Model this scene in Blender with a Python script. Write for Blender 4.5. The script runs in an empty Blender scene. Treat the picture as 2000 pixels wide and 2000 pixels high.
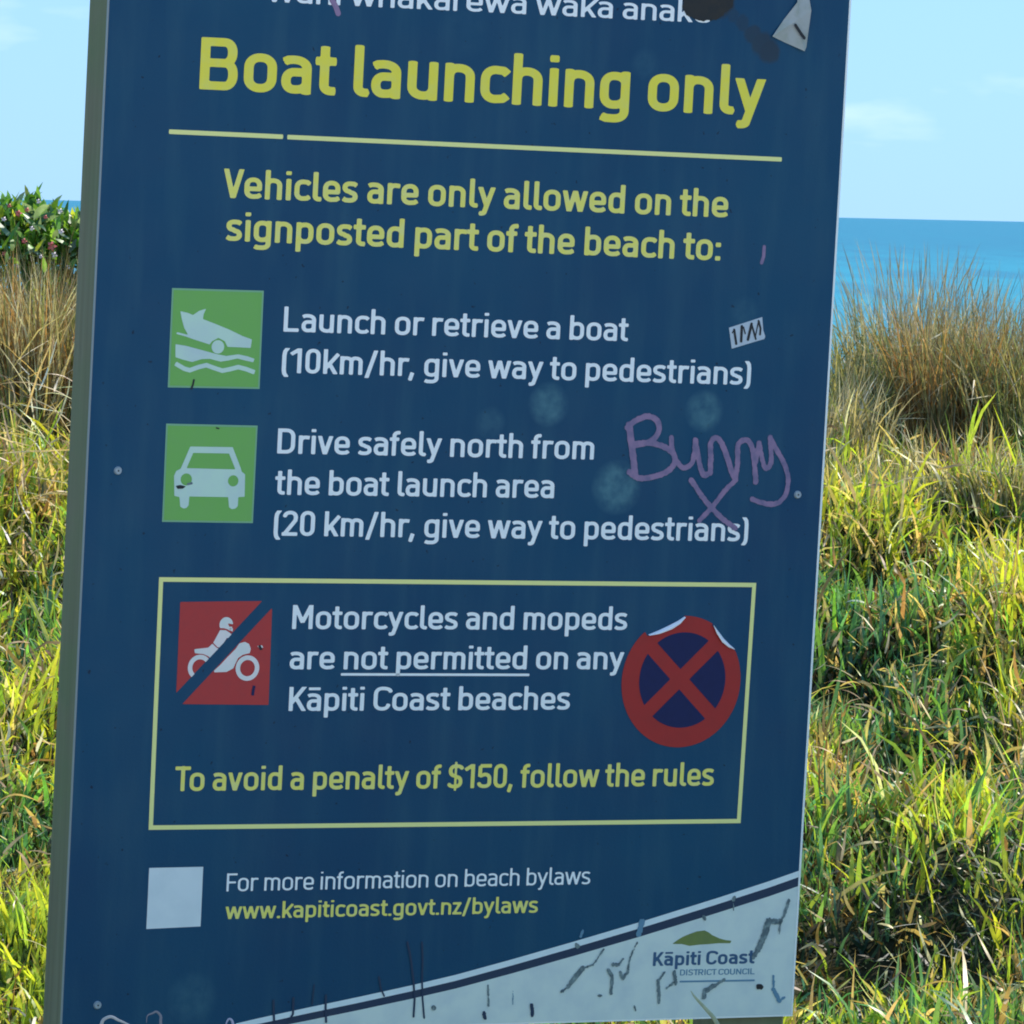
import bpy, bmesh, math, random
import numpy as np
from mathutils import Matrix, Vector

random.seed(4); rng = np.random.default_rng(11)
sc = bpy.context.scene
C = sc.collection

# ------------------------------------------------------------------ camera
FPX = 10335.8                                  # focal length in 2000-px units
RM = np.array([[0.999752, -0.02224, 0.001269], [0.022276, 0.998128, -0.056963], [0.0, 0.056977, 0.998376]])
RM[2] = np.cross(RM[0], RM[1])
CAMZ = 1.6
def w2b(v): return Vector((v[0], v[2], -v[1]))
cam = bpy.data.cameras.new('camera'); camo = bpy.data.objects.new('camera', cam); C.objects.link(camo)
cx, cy, cz = w2b(RM[0]), -w2b(RM[1]), -w2b(RM[2])
m = Matrix((cx, cy, cz)).transposed().to_4x4(); m.translation = (0, 0, CAMZ); camo.matrix_world = m
cam.sensor_width = 36; cam.lens = FPX / 2000 * 36; cam.clip_start = 0.5; cam.clip_end = 200000
sc.camera = camo

# ------------------------------------------------------------------ sky and sun
SUN_EL, SUN_AZ = math.radians(46), math.radians(57)      # azimuth measured from +Y towards +X
w = bpy.data.worlds.new('World'); sc.world = w; w.use_nodes = True
nt = w.node_tree; nt.nodes.clear()
def N(tree, t, **kw):
    n = tree.nodes.new(t)
    for k, v in kw.items(): setattr(n, k, v)
    return n
out = N(nt, 'ShaderNodeOutputWorld'); bg = N(nt, 'ShaderNodeBackground'); sky = N(nt, 'ShaderNodeTexSky')
sky.sky_type = 'NISHITA'; sky.sun_disc = False; sky.sun_elevation = SUN_EL; sky.sun_rotation = SUN_AZ
sky.air_density = 1.0; sky.dust_density = 0.2; sky.ozone_density = 3.0
bg.inputs['Strength'].default_value = 0.135
tint = N(nt, 'ShaderNodeMix', data_type='RGBA', blend_type='MULTIPLY'); tint.inputs[0].default_value = 1
tint.inputs[7].default_value = (2.75, 4.75, 7.5, 1)
sg = N(nt, 'ShaderNodeVectorMath', operation='SCALE'); sg.inputs['Scale'].default_value = 0.1; nt.links.new(sky.outputs[0], sg.inputs[0])
gm = N(nt, 'ShaderNodeGamma'); gm.inputs[1].default_value = 0.30; nt.links.new(sg.outputs[0], gm.inputs[0])
nt.links.new(gm.outputs[0], tint.inputs[6])
tc = N(nt, 'ShaderNodeTexCoord'); mp = N(nt, 'ShaderNodeMapping'); mp.inputs['Scale'].default_value = (9, 9, 30)
mp.inputs['Location'].default_value = (5.30, 1.7, 2.92)
cn = N(nt, 'ShaderNodeTexNoise'); cn.inputs['Scale'].default_value = 1.3; cn.inputs['Detail'].default_value = 5
rp = N(nt, 'ShaderNodeValToRGB'); rp.color_ramp.elements[0].position = 0.61; rp.color_ramp.elements[1].position = 0.80
nt.links.new(tc.outputs['Generated'], mp.inputs[0]); nt.links.new(mp.outputs[0], cn.inputs[0]); nt.links.new(cn.outputs[0], rp.inputs[0])
cl = N(nt, 'ShaderNodeMix', data_type='RGBA'); cl.inputs[7].default_value = (6.6, 7.4, 7.6, 1)
mu = N(nt, 'ShaderNodeMath', operation='MULTIPLY'); mu.inputs[1].default_value = 0.6
nt.links.new(rp.outputs[0], mu.inputs[0]); nt.links.new(mu.outputs[0], cl.inputs[0]); nt.links.new(tint.outputs[2], cl.inputs[6])
nt.links.new(cl.outputs[2], bg.inputs[0]); nt.links.new(bg.outputs[0], out.inputs[0])
sun = bpy.data.lights.new('sun', 'SUN'); sun.energy = 5.0; sun.angle = math.radians(0.53); sun.color = (1, 0.95, 0.86)
suno = bpy.data.objects.new('sun', sun); C.objects.link(suno)
sd = Vector((math.sin(SUN_AZ) * math.cos(SUN_EL), math.cos(SUN_AZ) * math.cos(SUN_EL), math.sin(SUN_EL)))
suno.rotation_euler = sd.to_track_quat('Z', 'Y').to_euler(); suno.location = sd * 50
sc.view_settings.view_transform = 'Standard'; sc.view_settings.look = 'None'
sc.view_settings.exposure = 0.5; sc.view_settings.gamma = 1
sc.render.engine = 'CYCLES'; sc.cycles.max_bounces = 8; sc.cycles.transparent_max_bounces = 8
sc.cycles.filter_width = 1.9
sc.render.resolution_x = sc.render.resolution_y = 1024

# ------------------------------------------------------------------ helpers
def tag(o, label=None, cat=None, group=None, kind=None):
    for k, v in (('label', label), ('category', cat), ('group', group), ('kind', kind)):
        if v: o[k] = v
    return o
def mesh_obj(name, verts, faces, mat, parent=None, smooth=False):
    me = bpy.data.meshes.new(name); me.from_pydata([tuple(v) for v in verts], [], faces); me.update()
    if mat: me.materials.append(mat)
    if smooth: me.polygons.foreach_set('use_smooth', [True] * len(me.polygons))
    o = bpy.data.objects.new(name, me); C.objects.link(o)
    if parent: o.parent = parent
    return o
def bm_obj(name, bm, mat, parent=None):
    me = bpy.data.meshes.new(name); bm.to_mesh(me); bm.free()
    if mat: me.materials.append(mat)
    o = bpy.data.objects.new(name, me); C.objects.link(o)
    if parent: o.parent = parent
    return o
def box_bm(x0, x1, y0, y1, z0, z1, bev=0.0, seg=2):
    bm = bmesh.new(); bmesh.ops.create_cube(bm, size=1)
    for v in bm.verts:
        v.co = ((x0 + x1) / 2 + v.co.x * (x1 - x0), (y0 + y1) / 2 + v.co.y * (y1 - y0), (z0 + z1) / 2 + v.co.z * (z1 - z0))
    if bev: bmesh.ops.bevel(bm, geom=bm.edges[:], offset=bev, segments=seg, affect='EDGES', profile=0.5)
    return bm
def vnoise(x, y, seed=0):
    x = np.asarray(x, float); y = np.asarray(y, float)
    xi = np.floor(x).astype(np.int64); yi = np.floor(y).astype(np.int64); fx = x - xi; fy = y - yi
    def h(a, b):
        n = (a * 374761393 + b * 668265263 + seed * 974634777) & 0xffffffff
        n = ((n ^ (n >> 13)) * 1274126177) & 0xffffffff
        return ((n ^ (n >> 16)) & 0xffff) / 65535.0
    fx = fx * fx * (3 - 2 * fx); fy = fy * fy * (3 - 2 * fy)
    return (h(xi, yi) * (1 - fx) + h(xi + 1, yi) * fx) * (1 - fy) + (h(xi, yi + 1) * (1 - fx) + h(xi + 1, yi + 1) * fx) * fy
def fbm(x, y, seed=0, o=3):
    s = 0; a = 1; t = 0
    for i in range(o): s = s + a * vnoise(x * 2 ** i, y * 2 ** i, seed + i); t += a; a *= 0.5
    return s / t

def mat(name, col, rough=0.5, spec=0.5, grime=0.0, gscale=20, gcol=(0.1, 0.1, 0.08), bump=0.0):
    m = bpy.data.materials.new(name); m.use_nodes = True; t = m.node_tree; b = t.nodes['Principled BSDF']
    b.inputs['Base Color'].default_value = (*col, 1); b.inputs['Roughness'].default_value = rough
    b.inputs['Specular IOR Level'].default_value = spec
    if grime or bump:
        tc = N(t, 'ShaderNodeTexCoord'); n = N(t, 'ShaderNodeTexNoise'); n.inputs['Scale'].default_value = gscale; n.inputs['Detail'].default_value = 6
        t.links.new(tc.outputs['Object'], n.inputs[0])
        r = N(t, 'ShaderNodeValToRGB'); r.color_ramp.elements[0].position = 0.42; r.color_ramp.elements[1].position = 0.72
        t.links.new(n.outputs[0], r.inputs[0])
        mu = N(t, 'ShaderNodeMath', operation='MULTIPLY'); mu.inputs[1].default_value = grime; t.links.new(r.outputs[0], mu.inputs[0])
        mx = N(t, 'ShaderNodeMix', data_type='RGBA'); mx.inputs[6].default_value = (*col, 1); mx.inputs[7].default_value = (*gcol, 1)
        t.links.new(mu.outputs[0], mx.inputs[0]); t.links.new(mx.outputs[2], b.inputs['Base Color'])
        if bump:
            bp = N(t, 'ShaderNodeBump'); bp.inputs['Strength'].default_value = bump; bp.inputs['Distance'].default_value = 0.002
            t.links.new(n.outputs[0], bp.inputs['Height']); t.links.new(bp.outputs[0], b.inputs['Normal'])
    return m

# ------------------------------------------------------------------ sign placement
SM = np.array([[0.909189, -0.030645, -0.415254], [0.016484, 0.999155, -0.037644], [0.416057, 0.027381, 0.908926]])
ST = np.array([-0.03617, 0.26377, 3.93999]) * 2
ex = w2b(SM[:, 0]); ez = -w2b(SM[:, 1]); ey = ez.cross(ex)
sign = bpy.data.objects.new('beach_sign', None); C.objects.link(sign)
mw = Matrix((ex, ey, ez)).transposed().to_4x4(); mw.translation = w2b(ST) + Vector((0, 0, CAMZ)); sign.matrix_world = mw
tag(sign, 'large dark blue boat launching sign with yellow and white lettering on two timber posts', 'sign')
def art(px, py):                 # reference artwork units -> board coordinates (metres, x right, z up)
    d = RM.T @ np.array([(px - 1000) / FPX, (py - 1000) / FPX, 1]); n = SM[:, 2]
    X = SM.T @ (d * ((n @ ST) / (n @ d)) - ST); return np.array([X[0], -X[1]])
def Z(ox, oy, s, pts): return np.array([art(ox + x * s, oy + y * s) for x, y in pts])

# ------------------------------------------------------------------ flat print shapes by signed distance
def sd_seg(P, a, b, h, ea=False, eb=False):
    d = b - a; L = np.hypot(*d) + 1e-9; u = d / L
    q = P - a; t = q @ u; pn = np.abs(q @ np.array([-u[1], u[0]]))
    r = np.where(t < 0, np.maximum(pn - h, -t) if ea else np.hypot(t, pn) - h, pn - h)
    r = np.where(t > L, np.maximum(pn - h, t - L) if eb else np.hypot(t - L, pn) - h, r)
    return r
def sd_path(P, pts, h, closed=False, butt=True):
    pts = [np.array(p, float) for p in pts]; n = len(pts) - 1; r = None
    for i in range(n):
        s = sd_seg(P, pts[i], pts[i + 1], h, butt and i == 0 and not closed, butt and i == n - 1 and not closed)
        r = s if r is None else np.minimum(r, s)
    return r
def sd_poly(P, pts):
    pts = np.array(pts, float); d = np.full(len(P), 1e9); ins = np.zeros(len(P), bool); n = len(pts)
    for i in range(n):
        a, b = pts[i], pts[(i + 1) % n]; e = b - a; w_ = P - a
        t = np.clip((w_ @ e) / (e @ e + 1e-12), 0, 1); d = np.minimum(d, np.hypot(*(w_ - t[:, None] * e).T))
        c = ((a[1] > P[:, 1]) != (b[1] > P[:, 1])) & (P[:, 0] < (b[0] - a[0]) * (P[:, 1] - a[1]) / (b[1] - a[1] + 1e-12) + a[0])
        ins ^= c
    return np.where(ins, -d, d)
def sd_circ(P, c, r, ax=1.0): return (np.hypot((P[:, 0] - c[0]) / ax, P[:, 1] - c[1]) - r)
def contour(fn, x0, x1, y0, y1, cell):
    """polygons (verts, faces) of the region fn<0; full cells of a row are merged"""
    nx = int(math.ceil((x1 - x0) / cell)); ny = int(math.ceil((y1 - y0) / cell))
    xs = x0 + np.arange(nx + 1) * cell; ys = y0 + np.arange(ny + 1) * cell
    G = np.stack(np.meshgrid(xs, ys), -1).reshape(-1, 2); S = fn(G).reshape(ny + 1, nx + 1); I = S < 0
    V = []; F = []; cache = {}
    def vert(k, p):
        if k not in cache: cache[k] = len(V); V.append(p)
        return cache[k]
    def corner(i, j): return vert((i, j), (xs[j], ys[i]))
    def edge(i, j, i2, j2):
        a, b = S[i, j], S[i2, j2]; t = a / (a - b); return vert((i, j, i2, j2) if (i, j) < (i2, j2) else (i2, j2, i, j), (xs[j] + (xs[j2] - xs[j]) * t, ys[i] + (ys[i2] - ys[i]) * t))
    for i in range(ny):
        j = 0
        while j < nx:
            c = [(i, j), (i, j + 1), (i + 1, j + 1), (i + 1, j)]; s = [I[a] for a in c]; k = sum(s)
            if k == 4:
                j2 = j
                while j2 + 1 < nx and I[i, j2 + 2] and I[i + 1, j2 + 2]: j2 += 1
                F.append((corner(i, j), corner(i, j2 + 1), corner(i + 1, j2 + 1), corner(i + 1, j))); j = j2 + 1; continue
            if k:
                f = []
                for q in range(4):
                    a, b = c[q], c[(q + 1) % 4]
                    if I[a]: f.append(corner(*a))
                    if I[a] != I[b]: f.append(edge(*a, *b))
                if len(f) > 2: F.append(tuple(f))
            j += 1
    return V, F
def flat(name, shapes, material, lift, parent):
    """shapes: list of (V, F) in board units; one sheet `lift` mm proud of the board"""
    vs = []; fs = []
    for V, F in shapes:
        o = len(vs); vs += [(x, -lift * 0.001, z) for x, z in V]; fs += [tuple(o + i for i in f) for f in F]
    return mesh_obj(name, vs, fs, material, parent)
def shape(fn, pts, cell=0.0012, pad=0.004):
    p = np.array(pts); return contour(fn, p[:, 0].min() - pad, p[:, 0].max() + pad, p[:, 1].min() - pad, p[:, 1].max() + pad, cell)

# ------------------------------------------------------------------ sign lettering: stroke glyphs, cap height 1
def arcpts(p0, p1, first, n=7, e=2.25):
    r = []
    for k in range(1, n + 1):
        t = k / n * math.pi / 2; s = math.sin(t) ** (2 / e); c = math.cos(t) ** (2 / e) if k < n else 0.0
        if first == 'h': r.append((p0[0] + (p1[0] - p0[0]) * s, p1[1] + (p0[1] - p1[1]) * c))
        else: r.append((p1[0] + (p0[0] - p1[0]) * c, p0[1] + (p1[1] - p0[1]) * s))
    return r
def path(start, *ops):
    pts = [start]
    for o in ops:
        if o[0] == 'l': pts.append((o[1], o[2]))
        else: pts += arcpts(pts[-1], (o[1], o[2]), o[0])
    return pts
def glyph(ch, w):
    h = w / 2; X = 0.735; t = X - h; b = h; D = -0.27; T = 1 - h
    clip = (-9, 9); S = []; extra = []           # S: (points, closed)
    def st(p, closed=False): S.append((p, closed))
    def ring(l, r, lo, hi, k=0.2): st(path(((l + r) / 2, hi), ('h', r, hi - k), ('l', r, lo + k), ('v', (l + r) / 2, lo), ('h', l, lo + k), ('l', l, hi - k), ('v', (l + r) / 2, hi)), True)
    lo = 'ao'; sb = (0.06, 0.06)
    if ch == ' ': return 0.19, (0, 0), None
    if ch == 'o': W = 0.40 + w; ring(h, W - h, b - .008, t + .008); sb = (.045, .045)
    elif ch in 'nmhr':
        W = {'n': .37, 'm': .64, 'h': .37, 'r': .24}[ch] + w; l = h; r = W - h
        st([(l, 0), (l, 1.0 if ch == 'h' else X)])
        if ch == 'm':
            c = W / 2; st(path((l, t - .17), ('v', l + .13, t), ('h', c, t - .15), ('l', c, 0))); st(path((c, t - .17), ('v', c + .13, t), ('h', r, t - .15), ('l', r, 0)))
        elif ch == 'r': st(path((l, t - .19), ('v', l + .17, t), ('l', W - .01, t - .012))); sb = (.06, .0)
        else: st(path((l, t - .17), ('v', l + .16, t), ('h', r, t - .18), ('l', r, 0)))
    elif ch == 'u': W = .37 + w; l = h; r = W - h; st([(r, 0), (r, X)]); st(path((l, X), ('l', l, b + .18), ('v', r - .16, b), ('h', r, b + .17)))
    elif ch in 'iı': W = w; st([(h, 0), (h, X)]); st([(0, 1 - w * .42), (w, 1 - w * .42)], 'dot')
    elif ch == 'l': W = w + .10; st(path((h, 1), ('l', h, b + .12), ('v', h + .12, b), ('l', W, b))); sb = (.065, .01)
    elif ch == 't': sx = .075 + h; W = w + .19; st(path((sx, .93), ('l', sx, b + .12), ('v', sx + .12, b), ('l', W, b))); st([(0, t), (W, t)]); sb = (.01, .02)
    elif ch == 'f': sx = .07 + h; W = w + .19; st(path((sx, 0), ('l', sx, T - .14), ('v', sx + .14, T), ('l', W, T))); st([(0, t), (W - .02, t)]); sb = (.01, .01)
    elif ch in 'aā':
        W = .355 + w; l = h; r = W - h; mid = .415
        st(path((.045, t - .045), ('l', .11, t - .008), ('l', .2, t), ('h', r, t - .17), ('l', r, 0)))
        st(path((r, mid), ('l', l + .14, mid), ('h', l, (mid + b) / 2), ('v', l + .14, b), ('l', l + .17, b), ('h', r, b + .15))); sb = (.035, .055)
        if ch == 'ā': st([(.06, .92), (W - .04, .92)], 'mac')
    elif ch == 'c': W = .33 + w; l = h; st(path((W - .015, t - .075), ('l', W - .09, t - .012), ('l', W * .55, t), ('h', l, t - .2), ('l', l, b + .2), ('v', W * .55, b), ('l', W - .09, b + .012), ('l', W - .015, b + .075))); sb = (.045, .02)
    elif ch == 'e': W = .385 + w; l = h; r = W - h; st(path((l, .345), ('l', r, .345), ('l', r, t - .2), ('v', W / 2, t), ('h', l, t - .2), ('l', l, b + .2), ('v', W * .53, b), ('l', W - .12, b + .012), ('l', W - .035, b + .07))); sb = (.045, .035)
    elif ch == 's':
        W = .33 + w; l = h; r = W - h; M = X / 2
        st(path((W - .045, t - .055), ('l', W - .13, t - .005), ('l', W * .5, t), ('h', l, (t + M) / 2 + .02), ('v', l + .13, M + .025), ('l', r - .13, M - .025), ('h', r, (b + M) / 2 - .02), ('v', W * .48, b), ('l', .12, b + .005), ('l', .03, b + .055))); sb = (.03, .035)
    elif ch in 'dbpgq':
        W = .38 + w; l = h; r = W - h
        f = (lambda x: x) if ch in 'dgq' else (lambda x: W - x)
        S.append(([(f(x), y) for x, y in path((r, t - .16), ('v', W * .47, t), ('h', l, t - .2), ('l', l, b + .2), ('v', W * .47, b), ('h', r, b + .16))], False))
        y0, y1 = {'d': (0, 1), 'b': (0, 1), 'p': (D, X), 'g': (0, X), 'q': (D, X)}[ch]
        if ch == 'g': st(path((r, X), ('l', r, D + h + .15), ('v', W * .5, D + h), ('l', .13, D + h + .004), ('l', .045, D + h + .04)))
        else: st([(f(r), y0), (f(r), y1)])
        sb = (.045, .06) if ch in 'dg' else (.06, .045)
    elif ch == 'y':
        W = .44 + w * .85; k = h * 1.1; mx = W / 2; st([(k - .06, X + .14), (mx + .0, .1)]); x2 = W - k
        sl = (x2 - mx) / X; xb = mx - .02
        st(path((x2 + sl * .1, X + .1), ('l', xb - sl * .14, -.14), ('v', xb - sl * .14 - .1, D + h), ('l', W * .12, D + h))); clip = (-9, X); sb = (.0, .0)
    elif ch == 'v': W = .43 + w * .85; k = h * 1.1; q = .1 * (W / 2 - k) / X; st([(k - q, X + .1), (W / 2 + q * .55, -.055)]); st([(W - k + q, X + .1), (W / 2 - q * .55, -.055)]); clip = (0, X); sb = (0, 0)
    elif ch == 'w':
        W = .73 + w * .75; k = h * 1.1; A = W * .285; B = W / 2; q = .08 * (A - k) / X
        for a, c in ((k, A), (B, A), (B, W - A), (W - k, W - A)):
            dx = (c - a) / X * .08; st([(a - dx, X + .08), (c + dx, -.08)])
        clip = (0, X); sb = (.0, .0)
    elif ch == 'k': W = .40 + w * .8; st([(h, 0), (h, 1)]); st([(h + .02, .24), (W - h * 1.25 + .08, X + .08)]); st([(h + .14, .42), (W - h * 1.1 + .03, -.06)]); clip = (0, 1); sb = (.06, 0)
    elif ch == 'z': W = .33 + w * .8; st([(0.01, t), (W - .01, t)]); st([(0, b), (W, b)]); st([(h * 1.2, b), (W - h * 1.2, t)]); sb = (.02, .02)
    elif ch == 'B':
        W = .48 + w; l = h; r = W - h; M = .52; st([(l, 0), (l, 1)]); st(path((l, T), ('l', r - .16, T), ('h', r - .02, (T + M) / 2), ('v', r - .16, M), ('l', l, M))); st(path((l, M), ('l', r - .14, M), ('h', r, (b + M) / 2), ('v', r - .14, b), ('l', l, b))); clip = (0, 1)
    elif ch == 'D': W = .46 + w; r = W - h; st([(h, 0), (h, 1)]); st(path((h, T), ('l', r - .24, T), ('h', r, T - .26), ('l', r, b + .26), ('v', r - .24, b), ('l', h, b))); clip = (0, 1)
    elif ch == 'L': W = .38 + w; st([(h, 0), (h, 1)]); st([(h, b), (W, b)])
    elif ch == 'F': W = .38 + w; st([(h, 0), (h, 1)]); st([(h, T), (W, T)]); st([(h, .5), (W - .05, .5)]); sb = (.06, .0)
    elif ch == 'T': W = .46 + w * .6; st([(W / 2, 0), (W / 2, 1)]); st([(0, T), (W, T)]); sb = (.01, -.06)
    elif ch == 'I': W = w; st([(h, 0), (h, 1)])
    elif ch == 'V': W = .52 + w * .8; k = h * 1.1; q = .1 * (W / 2 - k); st([(k - q, 1.1), (W / 2 + q * .45, -.045)]); st([(W - k + q, 1.1), (W / 2 - q * .45, -.045)]); clip = (0, 1); sb = (0, -.03)
    elif ch == 'W':
        W = .84 + w * .7; k = h * 1.1; A = W * .29; B = W / 2
        for a, c in ((k, A), (B, A), (B, W - A), (W - k, W - A)):
            dx = (c - a) * .08; st([(a - dx, 1.08), (c + dx, -.08)])
        clip = (0, 1); sb = (.0, -.02)
    elif ch == 'M': W = .58 + w; st([(h, 0), (h, 1)]); st([(W - h, 0), (W - h, 1)]); st([(h - .03, 1.08), (W / 2, .28)]); st([(W - h + .03, 1.08), (W / 2, .28)]); clip = (0, 1); extra = [('clipx', 0, W)]
    elif ch == 'N': W = .48 + w; st([(h, 0), (h, 1)]); st([(W - h, 0), (W - h, 1)]); st([(h, 1.), (W - h, 0.)]); clip = (0, 1)
    elif ch == 'K': W = .50 + w * .8; st([(h, 0), (h, 1)]); st([(h + .02, .33), (W - h * 1.4 + .06, 1.08)]); st([(h + .17, .55), (W - h * 1.1 + .03, -.06)]); clip = (0, 1); sb = (.06, -.02)
    elif ch in 'CO': 
        W = .45 + w; l = h; r = W - h
        if ch == 'O': ring(l, r, b, T, .25)
        else: st(path((W - .0, T - .15), ('v', W * .52, T), ('h', l, T - .25), ('l', l, b + .25), ('v', W * .52, b), ('h', W - h + .01, b + .2)))
        sb = (.045, .03)
    elif ch == 'U': W = .46 + w; st(path((h, 1), ('l', h, b + .2), ('v', W / 2, b), ('h', W - h, b + .2), ('l', W - h, 1)))
    elif ch == 'R': W = .46 + w; l = h; r = W - h; M = .46; st([(l, 0), (l, 1)]); st(path((l, T), ('l', r - .16, T), ('h', r, (T + M) / 2), ('v', r - .16, M), ('l', l, M))); st([(W * .5, M), (W - h * .9, -.05)]); clip = (0, 1)
    elif ch in 'S$':
        W = .40 + w; l = h; r = W - h; M = .5
        st(path((W - .04, T - .11), ('v', W * .52, T), ('h', l, (T + M) / 2 + .02), ('v', l + .15, M + .03), ('l', r - .15, M - .03), ('h', r, (b + M) / 2 - .02), ('v', W * .48, b), ('h', .04, b + .11)))
        if ch == '$': st([(W / 2, -.1), (W / 2, 1.1)], 'thin')
    elif ch == '1': W = .22 + w; st([(W - h, 0), (W - h, 1)]); st([(W - h * 1.2, .96), (.0, .76)]); clip = (0, 1); sb = (.04, .09)
    elif ch == '0': W = .37 + w; ring(h, W - h, b, T, .22); sb = (.045, .045)
    elif ch == '2': W = .38 + w; r = W - h; st(path((h, T - .17), ('v', W * .5, T), ('h', r, T - .2), ('l', r - .01, .62), ('l', h * 1.2, b + .01))); st([(0, b), (W, b)]); clip = (0, 1); sb = (.03, .04)
    elif ch == '5': W = .38 + w; r = W - h; st([(h * 1.2, T), (W - .02, T)]); st([(h * 1.15, T), (h, .47)]); st(path((h, .5), ('l', W * .5, .57), ('h', r, .36), ('l', r, b + .16), ('v', W * .48, b), ('h', h * .7, b + .14))); sb = (.04, .04)
    elif ch == '(': W = .15 + w * .8; st([(W - h * .9, 1.04), (h + .02, .86), (h, .7), (h, .12), (h + .02, -.02), (W - h * .9, -.2)]); clip = (-.16, 1.0); sb = (.05, .0)
    elif ch == ')': W = .15 + w * .8; st([(h * .9, 1.04), (W - h - .02, .86), (W - h, .7), (W - h, .12), (W - h - .02, -.02), (h * .9, -.2)]); clip = (-.16, 1.0); sb = (.0, .05)
    elif ch == '/': W = .40 + w * .6; st([(h, -.2), (W - h, 1.1)]); clip = (-.12, 1.0); sb = (.0, .0)
    elif ch == '.': W = w; st([(0, h * .9), (w, h * .9)]); sb = (.05, .05)
    elif ch == ':': W = w; st([(0, h), (w, h)]); st([(0, .56), (w, .56)]); sb = (.06, .05)
    elif ch == ',': W = w * 1.15; st([(W - h, w), (W - h - .08, -.17)]); sb = (.03, .06)
    else: raise ValueError(ch)
    def fn(P):
        r = None
        for p, c in S:
            hh = h * (.8 if c == 'mac' else .6 if c == 'thin' else .84 if c == 'dot' else 1)
            s = sd_path(P, p, hh, c is True); r = s if r is None else np.minimum(r, s)
        r = np.maximum(r, np.maximum(clip[0] - P[:, 1], P[:, 1] - clip[1]))
        for e in extra: r = np.maximum(r, np.maximum(e[1] - P[:, 0], P[:, 0] - e[2]))
        return r
    return W, sb, fn
GC = {}
def text_line(name, s, pl, pr, cap_px, wt, material, lift, parent, cell=1 / 34, track=0.0):
    """pl / pr: baseline ends of the inked line in artwork units"""
    a = art(*pl); b_ = art(*pr); capm = np.linalg.norm(art(*pl) - art(pl[0], pl[1] - cap_px))
    x = 0; pos = []; first = None
    for i, ch in enumerate(s):
        k = (ch, wt)
        if k not in GC:
            W, sb, fn = glyph(ch, wt)
            GC[k] = (W, sb, contour(fn, -.06, W + .06, -.32, 1.14, cell) if fn else None)
        W, sb, g = GC[k]
        if g is None: x += W + .04; continue
        x += sb[0] + track
        if first is None: x = 0
        first = 1; pos.append((x, g)); last = x + W; x += W + sb[1]
    sx = np.linalg.norm(b_ - a) / last; u = (b_ - a) / np.linalg.norm(b_ - a); n = np.array([-u[1], u[0]])
    n = n * .5 + np.array([0, 1]) * .5; sy = capm
    print('line %-36s x/y scale %.3f' % (s, sx / sy))
    sh = []
    for x, (V, F) in pos: sh.append(([tuple(a + u * (x + vx) * sx + n * vy * sy) for vx, vy in V], F))
    return flat(name, sh, material, lift, parent)

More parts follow.
